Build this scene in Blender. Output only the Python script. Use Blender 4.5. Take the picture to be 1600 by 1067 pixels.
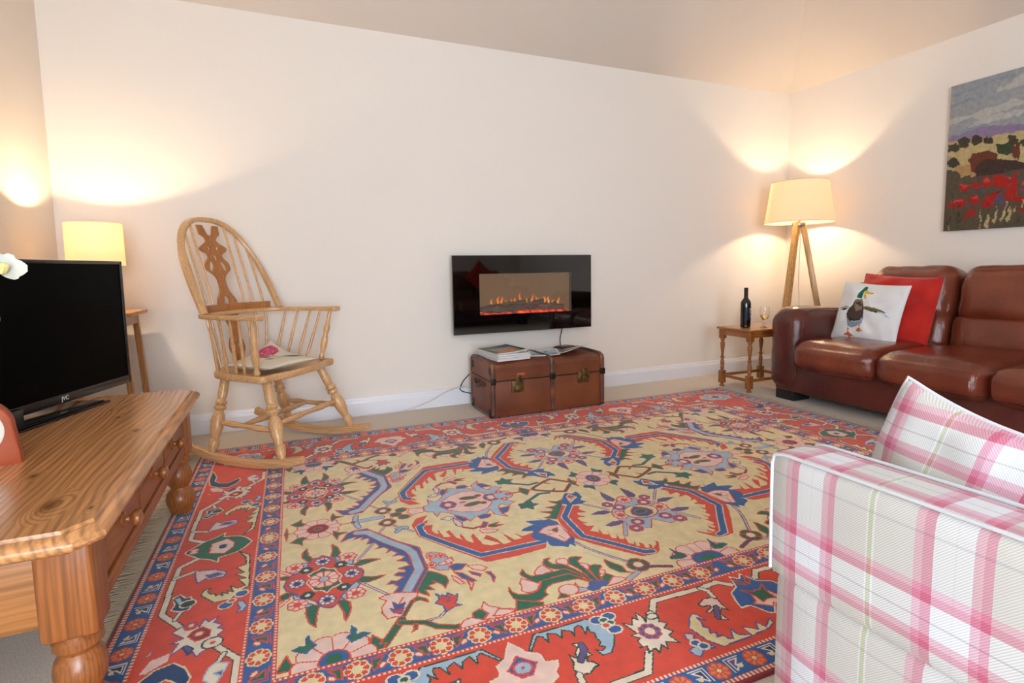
import bpy, bmesh, math, random
import numpy as np
from mathutils import Vector, Matrix, noise

for o in list(bpy.data.objects):
    bpy.data.objects.remove(o)
SC = bpy.context.scene
COL = SC.collection
random.seed(7)

# ------------------------------------------------------------------ camera
cam_d = bpy.data.cameras.new('camera')
cam = bpy.data.objects.new('camera', cam_d); COL.objects.link(cam)
CF = Vector((0.38829, 0.91683, -0.09305)); CR = Vector((0.9201, -0.39134, -0.01635)); CU = Vector((0.05141, 0.07926, 0.99553))
cam.matrix_world = Matrix(((CR.x, CU.x, -CF.x, 0), (CR.y, CU.y, -CF.y, 0), (CR.z, CU.z, -CF.z, .95), (0, 0, 0, 1)))
cam_d.sensor_width = 36; cam_d.sensor_fit = 'HORIZONTAL'
cam_d.lens = 36 * 841.14 / 1600
cam_d.shift_y = -(533.5 - 498.99) / 1600
cam_d.clip_start = .02
SC.camera = cam

# ------------------------------------------------------------------ view and sky
SC.view_settings.view_transform = 'Standard'
SC.view_settings.look = 'None'
SC.view_settings.gamma = 1
SC.view_settings.use_curve_mapping = False
SC.view_settings.exposure = 0.57
W = bpy.data.worlds.new('sky'); SC.world = W; W.use_nodes = True
wn = W.node_tree.nodes; wl = W.node_tree.links
bg = wn['Background']; sky = wn.new('ShaderNodeTexSky'); sky.sky_type = 'HOSEK_WILKIE'; sky.turbidity = 6
sky.sun_direction = Vector((-.4, .3, .8)).normalized()
wl.new(sky.outputs[0], bg.inputs[0]); bg.inputs[1].default_value = .6

# room dimensions (metres)
XL, XR, YB, YF, ZC = -1.10, 4.29, 3.62, -2.7, 2.47
def area_light(name, loc, rot, sx, sy, power, col):
    d = bpy.data.lights.new(name, 'AREA'); d.shape = 'RECTANGLE'; d.size = sx; d.size_y = sy
    d.energy = power; d.color = col
    o = bpy.data.objects.new(name, d); COL.objects.link(o); o.location = loc; o.rotation_euler = rot
    return o
# daylight arriving through the glazed doors and windows behind the camera
area_light('daylight_through_window', (-.05, YF - .12, 1.15), (math.pi / 2, 0, 0), 1.3, 1.9, 125, (.76, .88, 1))
area_light('daylight_through_window', (XL - .14, -1.45, 1.5), (math.pi / 2, 0, -math.pi / 2), 1.7, 1.2, 62, (.76, .88, 1))

# ------------------------------------------------------------------ materials
def lin(h):
    v = [int(h[i:i + 2], 16) / 255 for i in (0, 2, 4)]
    return tuple(x / 12.92 if x <= .04045 else ((x + .055) / 1.055) ** 2.4 for x in v) + (1,)

class Mat:
    def __init__(s, name, col='FFFFFF', rough=.5, **kw):
        s.m = bpy.data.materials.new(name); s.m.use_nodes = True
        s.t = s.m.node_tree; s.b = s.t.nodes['Principled BSDF']
        s.set('Base Color', lin(col)); s.set('Roughness', rough)
        for k, v in kw.items(): s.set(k.replace('_', ' '), v)
    def set(s, k, v): s.b.inputs[k].default_value = v
    def n(s, typ, **kw):
        nd = s.t.nodes.new(typ)
        for k, v in kw.items():
            if hasattr(nd, k) and k not in nd.inputs: setattr(nd, k, v)
            else: nd.inputs[k.replace('_', ' ')].default_value = v
        return nd
    def l(s, a, b): s.t.links.new(a, b)
    def coord(s, scale=(1, 1, 1), rot=(0, 0, 0), out='Object'):
        c = s.n('ShaderNodeTexCoord'); mp = s.n('ShaderNodeMapping')
        s.l(c.outputs[out], mp.inputs[0]); mp.inputs['Scale'].default_value = scale; mp.inputs['Rotation'].default_value = rot
        return mp.outputs[0]
    def noise(s, co, scale, detail=4, rough=.5, dist=0):
        nd = s.n('ShaderNodeTexNoise'); s.l(co, nd.inputs['Vector'])
        nd.inputs['Scale'].default_value = scale; nd.inputs['Detail'].default_value = detail
        nd.inputs['Roughness'].default_value = rough; nd.inputs['Distortion'].default_value = dist
        return nd.outputs['Fac']
    def ramp(s, fac, stops, interp='LINEAR'):
        r = s.n('ShaderNodeValToRGB'); s.l(fac, r.inputs[0]); e = r.color_ramp; e.interpolation = interp
        while len(e.elements) > 1: e.elements.remove(e.elements[-1])
        cc = lambda c: lin(c) if isinstance(c, str) else c
        e.elements[0].position = stops[0][0]; e.elements[0].color = cc(stops[0][1])
        for p, c in stops[1:]: e.elements.new(p).color = cc(c)
        return r.outputs[0]
    def bump(s, h, strength=.2, dist=.01):
        b = s.n('ShaderNodeBump'); s.l(h, b.inputs['Height']); b.inputs['Strength'].default_value = strength
        b.inputs['Distance'].default_value = dist; s.l(b.outputs[0], s.b.inputs['Normal'])
    def color(s, o): s.l(o, s.b.inputs['Base Color'])
    def mix(s, fac, a, b, mode='MIX'):
        m = s.n('ShaderNodeMix', data_type='RGBA', blend_type=mode)
        for v, i in ((fac, 0), (a, 6), (b, 7)):
            if hasattr(v, 'links'): s.l(v, m.inputs[i])
            else: m.inputs[i].default_value = v
        return m.outputs[2]

def plain(name, col, rough=.5, **kw): return Mat(name, col, rough, **kw).m

def wood(name, light, dark, axis=0, rough=.4, scale=1, knots=0, coat=.15, fine=.5):
    """Grain runs along the given object axis; long noise streaks broken by growth rings."""
    M = Mat(name, light, rough)
    def st(a, c):
        q = [a * scale] * 3; q[axis] = c * scale; return q
    warp = M.noise(M.coord(st(3, .7)), 1, 3, .5, .3)
    if knots:
        kco = M.coord(st(1, .45)); kd = None          # distance to the nearest knot, in knot radii
        for (kx, ky, kz, kr) in knots[1]:
            q = [kx, ky, kz]; q[axis] *= .45
            v = M.n('ShaderNodeVectorMath', operation='DISTANCE'); M.l(kco, v.inputs[0]); v.inputs[1].default_value = q
            d = M.n('ShaderNodeMath', operation='DIVIDE'); M.l(v.outputs['Value'], d.inputs[0]); d.inputs[1].default_value = kr * 10
            if kd is None: kd = d.outputs[0]
            else:
                m = M.n('ShaderNodeMath', operation='MINIMUM'); M.l(kd, m.inputs[0]); M.l(d.outputs[0], m.inputs[1]); kd = m.outputs[0]
    # growth rings: a band function of (warped position), pulled round the knots
    dt = M.n('ShaderNodeVectorMath', operation='DOT_PRODUCT'); M.l(M.coord((1, 1, 1)), dt.inputs[0]); q = [330 * scale] * 3; q[axis] = 0; q[2] *= .6; dt.inputs[1].default_value = q
    w = M.n('ShaderNodeMath', operation='MULTIPLY_ADD'); M.l(warp, w.inputs[0]); w.inputs[1].default_value = 70; M.l(dt.outputs['Value'], w.inputs[2])
    src = w.outputs[0]
    if knots:
        e = M.n('ShaderNodeMath', operation='MULTIPLY'); M.l(M.ramp(kd, [(0, 'FFFFFF'), (.2, '404040'), (.6, '000000')]), e.inputs[0]); e.inputs[1].default_value = 34
        f = M.n('ShaderNodeMath', operation='ADD'); M.l(src, f.inputs[0]); M.l(e.outputs[0], f.inputs[1]); src = f.outputs[0]
    sn = M.n('ShaderNodeMath', operation='SINE'); M.l(src, sn.inputs[0])
    h = M.n('ShaderNodeMath', operation='MULTIPLY_ADD'); M.l(sn.outputs[0], h.inputs[0]); h.inputs[1].default_value = .5; h.inputs[2].default_value = .5
    rings = M.ramp(h.outputs[0], [(0, 'FFFFFF'), (.5, 'F6F6F6'), (.9, 'B4B4B4'), (1, 'A0A0A0')])
    streak = M.noise(M.coord(st(120, 2.5)), 1, 2)
    tone = M.noise(M.coord(st(5, .5)), 1, 2)
    c = M.ramp(tone, [(.3, dark), (.5, light), (.75, light)])
    c = M.mix(.55, c, lin(light))
    c = M.mix(fine, c, M.mix(1.0, c, rings, 'MULTIPLY'))
    c = M.mix(.5, c, M.mix(1.0, c, M.ramp(streak, [(.35, 'A8A8A8'), (.6, 'FFFFFF')]), 'MULTIPLY'))
    if knots:
        c = M.mix(M.ramp(kd, [(0, 'FFFFFF'), (.07, 'A0A0A0'), (.11, '000000')]), c, lin(knots[0]))
    M.color(c); M.bump(streak, .05, .002)
    M.set('Coat Weight', coat); M.set('Coat Roughness', .25)
    return M.m

def leather(name, col, dark):
    M = Mat(name, col, .36)
    co = M.coord()
    n1 = M.noise(co, 3, 4); M.color(M.ramp(n1, [(.3, dark), (.7, col)]))
    w = M.noise(M.coord((5, 26, 9)), 1, 3, .5, .8)
    v = M.n('ShaderNodeTexVoronoi'); M.l(co, v.inputs['Vector']); v.inputs['Scale'].default_value = 260
    h = M.mix(.12, w, v.outputs['Distance'])
    M.bump(h, .28, .02)
    M.l(M.ramp(n1, [(.3, '484848'), (.7, '6A6A6A')]), M.b.inputs['Roughness'])
    M.set('Specular IOR Level', .6)
    return M.m

def attr_mat(name, rough=.9, var=.12, nscale=60, bump=.15, layer='pattern', sheen=0):
    M = Mat(name, 'FFFFFF', rough)
    a = M.n('ShaderNodeAttribute', attribute_name=layer)
    co = M.coord()
    f = M.noise(co, nscale, 2)
    lo = 1 - var
    v = M.ramp(f, [(.3, (lo, lo, lo, 1)), (.7, (1, 1, 1, 1))])
    M.color(M.mix(1.0, a.outputs['Color'], v, 'MULTIPLY'))
    M.bump(M.noise(co, nscale * 5, 2), bump, .003)
    if sheen: M.set('Sheen Weight', sheen)
    M.set('Specular IOR Level', .2)
    return M

def fabric(name, col, rough=.9, scale=500, bump=.2, var='', sheen=.2):
    M = Mat(name, col, rough); co = M.coord()
    if var: M.color(M.ramp(M.noise(co, 5, 3), [(.3, var), (.7, col)]))
    M.bump(M.noise(co, scale, 2), bump, .002); M.set('Sheen Weight', sheen); M.set('Specular IOR Level', .2)
    return M.m

# ------------------------------------------------------------------ mesh building
def tag(o, label=None, cat=None, group=None, kind=None):
    if label: o['label'] = label
    if cat: o['category'] = cat
    if group: o['group'] = group
    if kind: o['kind'] = kind
    return o
def empty(name, loc=(0, 0, 0), rz=0, label=None, cat=None, group=None):
    o = bpy.data.objects.new(name, None); COL.objects.link(o); o.location = loc; o.rotation_euler = (0, 0, rz)
    o.empty_display_size = .05
    return tag(o, label, cat, group)
def obj(name, bm, mat, parent=None, loc=(0, 0, 0), rot=(0, 0, 0), smooth=True, label=None):
    me = bpy.data.meshes.new(name)
    bmesh.ops.recalc_face_normals(bm, faces=bm.faces[:])
    bm.to_mesh(me); bm.free()
    for m in (mat if isinstance(mat, (list, tuple)) else [mat]): me.materials.append(m)
    if smooth:
        me.polygons.foreach_set('use_smooth', [True] * len(me.polygons))
        me.set_sharp_from_angle(angle=math.radians(38))
    o = bpy.data.objects.new(name, me); COL.objects.link(o)
    o.location = loc; o.rotation_euler = rot
    if parent: o.parent = parent
    if label: o['label'] = label
    return o
def BM(): return bmesh.new()
def merge(bm, other, M=None):
    me = bpy.data.meshes.new('t'); other.to_mesh(me); other.free()
    if M is not None: me.transform(M)
    bm.from_mesh(me); bpy.data.meshes.remove(me); return bm
def box(bm, c, s, bev=0, seg=2, M=None, mi=0):
    b = BM(); bmesh.ops.create_cube(b, size=1)
    for v in b.verts: v.co = Vector((v.co.x * s[0], v.co.y * s[1], v.co.z * s[2]))
    if bev: bmesh.ops.bevel(b, geom=b.edges[:], offset=bev, segments=seg, profile=.5, affect='EDGES')
    for f in b.faces: f.material_index = mi
    T = Matrix.Translation(c)
    return merge(bm, b, (M @ T) if M is not None else T)
def box2(bm, a, b, bev=0, seg=2, mi=0):
    return box(bm, [(a[i] + b[i]) / 2 for i in range(3)], [abs(b[i] - a[i]) for i in range(3)], bev, seg, mi=mi)
def frame_to(a, b):
    d = (Vector(b) - Vector(a)); L = d.length
    q = d.to_track_quat('Z', 'Y')
    return Matrix.Translation(a) @ q.to_matrix().to_4x4(), L
def lathe(bm, prof, n=20, M=None, caps=True, mi=0):
    """prof: (radius, height) from bottom to top."""
    b = BM(); rings = []
    for r, z in prof:
        r = max(r, 1e-4)
        rings.append([b.verts.new((r * math.cos(2 * math.pi * k / n), r * math.sin(2 * math.pi * k / n), z)) for k in range(n)])
    for i in range(len(rings) - 1):
        for k in range(n):
            f = b.faces.new((rings[i][k], rings[i][(k + 1) % n], rings[i + 1][(k + 1) % n], rings[i + 1][k])); f.material_index = mi
    if caps:
        b.faces.new(rings[0][::-1]); b.faces.new(rings[-1])
    for f in b.faces: f.material_index = mi
    return merge(bm, b, M)
def turned(bm, a, b, prof, n=16):
    """A turned member from a to b; prof is (radius, fraction)."""
    M, L = frame_to(a, b)
    return lathe(bm, [(r, t * L) for r, t in prof], n, M)
def smoothpath(P, n=8, closed=False):
    P = [Vector(p) for p in P]; out = []; m = len(P)
    for i in range(m if closed else m - 1):
        g = (lambda k: P[k % m]) if closed else (lambda k: P[max(0, min(m - 1, k))])
        p0, p1, p2, p3 = g(i - 1), g(i), g(i + 1), g(i + 2)
        for k in range(n):
            t = k / n
            out.append(.5 * ((2 * p1) + (p2 - p0) * t + (2 * p0 - 5 * p1 + 4 * p2 - p3) * t * t + (3 * p1 - p0 - 3 * p2 + p3) * t ** 3))
    if not closed: out.append(P[-1])
    return out
def sweep(bm, path, w, h=None, n=10, up=(0, 0, 1), closed=False, square=False, taper=None):
    """Sweep an ellipse (w x h half sizes) or a rounded rectangle along a path."""
    h = w if h is None else h
    b = BM(); P = [Vector(p) for p in path]; rings = []; m = len(P)
    for i, p in enumerate(P):
        d = (P[(i + 1) % m] - P[i - 1]) if closed else (P[min(i + 1, m - 1)] - P[max(i - 1, 0)])
        d.normalize(); upv = Vector(up)
        if abs(d.dot(upv)) > .97: upv = Vector((1, 0, 0)) if abs(d.x) < .9 else Vector((0, 1, 0))
        s = d.cross(upv).normalized(); u = s.cross(d).normalized()
        k = taper(i / (m - 1)) if taper else 1
        ring = []
        for j in range(n):
            a = 2 * math.pi * (j + .5) / n; ca, sa = math.cos(a), math.sin(a)
            if square:
                e = .35; ca = math.copysign(abs(ca) ** e, ca); sa = math.copysign(abs(sa) ** e, sa)
            ring.append(b.verts.new(p + s * ca * w * k + u * sa * h * k))
        rings.append(ring)
    for i in range(m if closed else m - 1):
        A, B = rings[i], rings[(i + 1) % m]
        for j in range(n): b.faces.new((A[j], A[(j + 1) % n], B[(j + 1) % n], B[j]))
    if not closed:
        b.faces.new(rings[0][::-1]); b.faces.new(rings[-1])
    return merge(bm, b)
def soft(bm, c, half, r, puff=(0, 0, 0), n=10, M=None, wr=0, wscale=(8, 8, 8), seed=0):
    """Upholstered block: rounded edges, faces bulging by puff, optional wrinkles."""
    b = BM(); bmesh.ops.create_cube(b, size=2)
    bmesh.ops.subdivide_edges(b, edges=b.edges[:], cuts=n, use_grid_fill=True)
    H = Vector(half)
    for v in b.verts:
        p = v.co.copy()
        # denser towards the rims
        p = Vector([math.copysign(abs(q) ** .8, q) for q in p])
        q = Vector((p.x * H.x, p.y * H.y, p.z * H.z))
        inner = Vector([max(-(H[i] - r), min(H[i] - r, q[i])) for i in range(3)])
        d = q - inner
        if d.length > 1e-9: q = inner + d.normalized() * r
        for i in range(3):
            j, k = (i + 1) % 3, (i + 2) % 3
            q[i] += puff[i] * p[i] * max(0, 1 - p[j] ** 4) * max(0, 1 - p[k] ** 4)
        if wr:
            nz = noise.noise(Vector((q.x * wscale[0] + seed * 7.1, q.y * wscale[1] + seed, q.z * wscale[2])))
            q += (q - inner * .9).normalized() * nz * wr
        v.co = q
    T = Matrix.Translation(c)
    return merge(bm, b, (T @ M) if M is not None else T)
def pillow_co(u, v, hw, hh, T, pin=.06, seed=0, wr=.004, side=1):
    px, py = pin if isinstance(pin, tuple) else (pin, pin)
    x = hw * u * (1 - px * (1 - v * v)); y = hh * v * (1 - py * (1 - u * u))
    e = max(0, (1 - u * u)) * max(0, (1 - v * v))
    z = T * e ** .42 * (1 if abs(u) < 1 and abs(v) < 1 else 0)
    if z: z += wr * noise.noise(Vector((u * 3 + seed, v * 3, side * 2.2))) * min(1, e * 6)
    return Vector((x, y, side * z))
def pillow(bm, hw, hh, T, n=26, pin=.06, seed=0, wr=.006):
    b = BM()
    def g(i): return math.sin((i / n - .5) * math.pi) * .4 + (2 * i / n - 1) * .6
    for side in (1, -1):
        V = [[b.verts.new(pillow_co(g(i), g(j), hw, hh, T, pin, seed, wr, side)) for i in range(n + 1)] for j in range(n + 1)]
        for j in range(n):
            for i in range(n):
                f = b.faces.new((V[j][i], V[j][i + 1], V[j + 1][i + 1], V[j + 1][i]))
    bmesh.ops.remove_doubles(b, verts=b.verts[:], dist=1e-5)
    return merge(bm, b)
def pillow_edge(hw, hh, pin, n=20):
    E = []
    for k in range(n): E.append(pillow_co(-1 + 2 * k / n, -1, hw, hh, 0, pin))
    for k in range(n): E.append(pillow_co(1, -1 + 2 * k / n, hw, hh, 0, pin))
    for k in range(n): E.append(pillow_co(1 - 2 * k / n, 1, hw, hh, 0, pin))
    for k in range(n): E.append(pillow_co(-1, 1 - 2 * k / n, hw, hh, 0, pin))
    return E
def flat_shape(splines, depth, bevel=0):
    """Solid plate from closed outlines (the later ones cut holes); xy plane, returns a bmesh."""
    cu = bpy.data.curves.new('t', 'CURVE'); cu.dimensions = '2D'; cu.fill_mode = 'BOTH'
    cu.extrude = depth / 2 - bevel; cu.bevel_depth = bevel; cu.bevel_resolution = 1
    for S in splines:
        sp = cu.splines.new('POLY'); sp.points.add(len(S) - 1); sp.use_cyclic_u = True
        for q, pt in zip(S, sp.points): pt.co = (q[0], q[1], 0, 1)
    o = bpy.data.objects.new('t', cu); COL.objects.link(o)
    dg = bpy.context.evaluated_depsgraph_get(); dg.update()
    me = bpy.data.meshes.new_from_object(o.evaluated_get(dg))
    b = BM(); b.from_mesh(me); bpy.data.meshes.remove(me); bpy.data.objects.remove(o); bpy.data.curves.remove(cu)
    bmesh.ops.remove_doubles(b, verts=b.verts[:], dist=1e-6)
    return b
def text_bm(s, size, depth, align='CENTER'):
    cu = bpy.data.curves.new('t', 'FONT'); cu.body = s; cu.size = size; cu.extrude = depth; cu.align_x = align; cu.align_y = 'CENTER'
    o = bpy.data.objects.new('t', cu); COL.objects.link(o)
    dg = bpy.context.evaluated_depsgraph_get(); dg.update()
    me = bpy.data.meshes.new_from_object(o.evaluated_get(dg))
    b = BM(); b.from_mesh(me); bpy.data.meshes.remove(me); bpy.data.objects.remove(o); bpy.data.curves.remove(cu)
    return b
def grid_mesh(name, X, Y, Z, idx, cols):
    """Grid of quads with one colour per face, stored as a corner colour layer."""
    ny, nx = X.shape
    me = bpy.data.meshes.new(name)
    co = np.stack([X, Y, Z], -1).reshape(-1, 3).astype(np.float32)
    a = np.arange(ny * nx).reshape(ny, nx)
    q = np.stack([a[:-1, :-1], a[:-1, 1:], a[1:, 1:], a[1:, :-1]], -1).reshape(-1)
    nf = (ny - 1) * (nx - 1)
    me.vertices.add(len(co)); me.vertices.foreach_set('co', co.reshape(-1))
    me.loops.add(nf * 4); me.loops.foreach_set('vertex_index', q.astype(np.int32))
    me.polygons.add(nf); me.polygons.foreach_set('loop_start', np.arange(0, nf * 4, 4, dtype=np.int32))
    me.polygons.foreach_set('loop_total', np.full(nf, 4, np.int32))
    me.update(calc_edges=True)
    at = me.color_attributes.new('pattern', 'BYTE_COLOR', 'CORNER')
    C = np.ones((nf, 4, 4), np.float32); C[:, :, :3] = cols[idx.reshape(-1)][:, None, :]
    at.data.foreach_set('color', C.reshape(-1))
    me.polygons.foreach_set('use_smooth', np.ones(nf, bool))
    return me
def link_mesh(me, mat, parent=None, name=None):
    me.materials.append(mat); o = bpy.data.objects.new(name or me.name, me); COL.objects.link(o)
    if parent: o.parent = parent
    return o
def uv_box(o, f):
    """UVs in metres; f(normal, co) -> (u, v)."""
    me = o.data; uv = me.uv_layers.new(name='UVMap').data
    for p in me.polygons:
        for li in p.loop_indices:
            uv[li].uv = f(p.normal, me.vertices[me.loops[li].vertex_index].co)

# ------------------------------------------------------------------ the room
def wall_mat(name, col):
    M = Mat(name, col, .92); M.bump(M.noise(M.coord(), 90, 3), .05, .002); M.set('Specular IOR Level', .15); return M.m
m_wall = wall_mat('cream_wall_paint', 'EDE4DA'); m_ceil = wall_mat('ceiling_paint', 'DDD1C5')
m_white = plain('white_gloss_paint', 'E9E8EE', .35)
M = Mat('beige_carpet', 'DDCFBF', 1); co = M.coord()
M.color(M.ramp(M.noise(co, 220, 3), [(.3, 'C4B3A1'), (.7, 'E6DACB')])); M.bump(M.noise(co, 420, 2), .5, .006); M.set('Specular IOR Level', .1)
M.set('Sheen Weight', .2); m_carpet = M.m
T = .12
def struct(name, bm, m, parent=None):
    o = obj(name, bm, m, parent, smooth=False)
    if not parent: o['kind'] = 'structure'
    return o
b = BM(); box2(b, (XL - T, YF - T, -.1), (XR + T, YB + T, 0)); struct('floor', b, m_carpet)
def quad(b, *P):
    b.faces.new([b.verts.new(p) for p in P])
b = BM(); box2(b, (XL - T, YB, 0), (XR + T, YB + T, ZC + .05)); struct('wall_back', b, m_wall)
LW = (-2.3, -.6, .9, 2.1)
b = BM(); box2(b, (XL - T, YF, 0), (XL, LW[0], ZC + .05)); box2(b, (XL - T, LW[1], 0), (XL, YB, ZC + .05)); box2(b, (XL - T, LW[0], 0), (XL, LW[1], LW[2])); box2(b, (XL - T, LW[0], LW[3]), (XL, LW[1], ZC + .05))
struct('wall_left', b, m_wall)
b = BM(); box2(b, (XR, YF, 0), (XR + T, YB, ZC + .05)); struct('wall_right', b, m_wall)
# front wall with a pair of glazed doors
wins = [(-.78, .68, .12, 2.15)]
b = BM()
xs = [XL, wins[0][0], wins[0][1]]
box2(b, (XL - T, YF - T, 0), (xs[1], YF, ZC + .05)); box2(b, (xs[2], YF - T, 0), (XR + T, YF, ZC + .05))
for (x0, x1, z0, z1) in wins:
    box2(b, (x0, YF - T, 0), (x1, YF, z0)); box2(b, (x0, YF - T, z1), (x1, YF, ZC + .05))
struct('wall_front', b, m_wall)
m_glass = Mat('window_glass', 'FFFFFF', .02, Transmission_Weight=1, IOR=1.45, Alpha=.12).m
b = BM(); y0, y1, z0, z1 = LW; t = .06
for (a, c, d, e) in ((y0, y0 + t, z0, z1), (y1 - t, y1, z0, z1), (y0, y1, z0, z0 + t), (y0, y1, z1 - t, z1), ((y0 + y1 - t) / 2, (y0 + y1 + t) / 2, z0, z1)): box2(b, (XL - .09, a, d), (XL - .03, c, e))
w2 = struct('window_2', b, m_white)
b = BM(); box2(b, (XL - .065, y0 + t, z0 + t), (XL - .06, y1 - t, z1 - t)); obj('pane', b, m_glass, w2, smooth=False)
for k, (x0, x1, z0, z1) in enumerate(wins):
    b = BM(); t = .06
    box2(b, (x0, YF - .09, z0), (x0 + t, YF - .03, z1)); box2(b, (x1 - t, YF - .09, z0), (x1, YF - .03, z1))
    box2(b, (x0, YF - .09, z0), (x1, YF - .03, z0 + t)); box2(b, (x0, YF - .09, z1 - t), (x1, YF - .03, z1))
    xm = (x0 + x1) / 2; box2(b, (xm - t / 2, YF - .09, z0), (xm + t / 2, YF - .03, z1))
    w = struct('window_%d' % (k + 1), b, m_white)
    b = BM(); box2(b, (x0 + t, YF - .065, z0 + t), (xm - t / 2, YF - .06, z1 - t)); box2(b, (xm + t / 2, YF - .065, z0 + t), (x1 - t, YF - .06, z1 - t))
    obj('pane', b, m_glass, w, smooth=False)
# hipped ceiling: slopes rising from each wall to a flat middle
S, RISE = .62, .55
b = BM(); i = RISE / S
lo = [(XL, YF), (XR, YF), (XR, YB), (XL, YB)]; hi = [(XL + i, YF + i), (XR - i, YF + i), (XR - i, YB - i), (XL + i, YB - i)]
for dz in (0, .1):
    L0 = [b.verts.new((x, y, ZC + dz)) for x, y in lo]; H0 = [b.verts.new((x, y, ZC + RISE + dz)) for x, y in hi]
    for k in range(4): b.faces.new((L0[k], L0[(k + 1) % 4], H0[(k + 1) % 4], H0[k]))
    b.faces.new(H0)
struct('ceiling', b, m_ceil)
def skirting(name, a, c, n):
    """Skirting board from a to c, n points into the room."""
    prof = [(0, 0), (.017, 0), (.017, .085), (.014, .098), (.009, .106), (.006, .118), (0, .122)]
    b = BM(); A = Vector((*a, 0)); C = Vector((*c, 0)); N = Vector((*n, 0)); rows = []
    for P in (A, C): rows.append([b.verts.new(P + N * x + Vector((0, 0, z))) for x, z in prof])
    for k in range(len(prof) - 1): b.faces.new((rows[0][k], rows[0][k + 1], rows[1][k + 1], rows[1][k]))
    b.faces.new(rows[0]); b.faces.new(rows[1][::-1])
    struct(name, b, m_white)
skirting('baseboard_back', (XL, YB), (XR, YB), (0, -1))
skirting('baseboard_left', (XL, YF), (XL, YB), (1, 0))
skirting('baseboard_right', (XR, YB), (XR, YF), (-1, 0))

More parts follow.
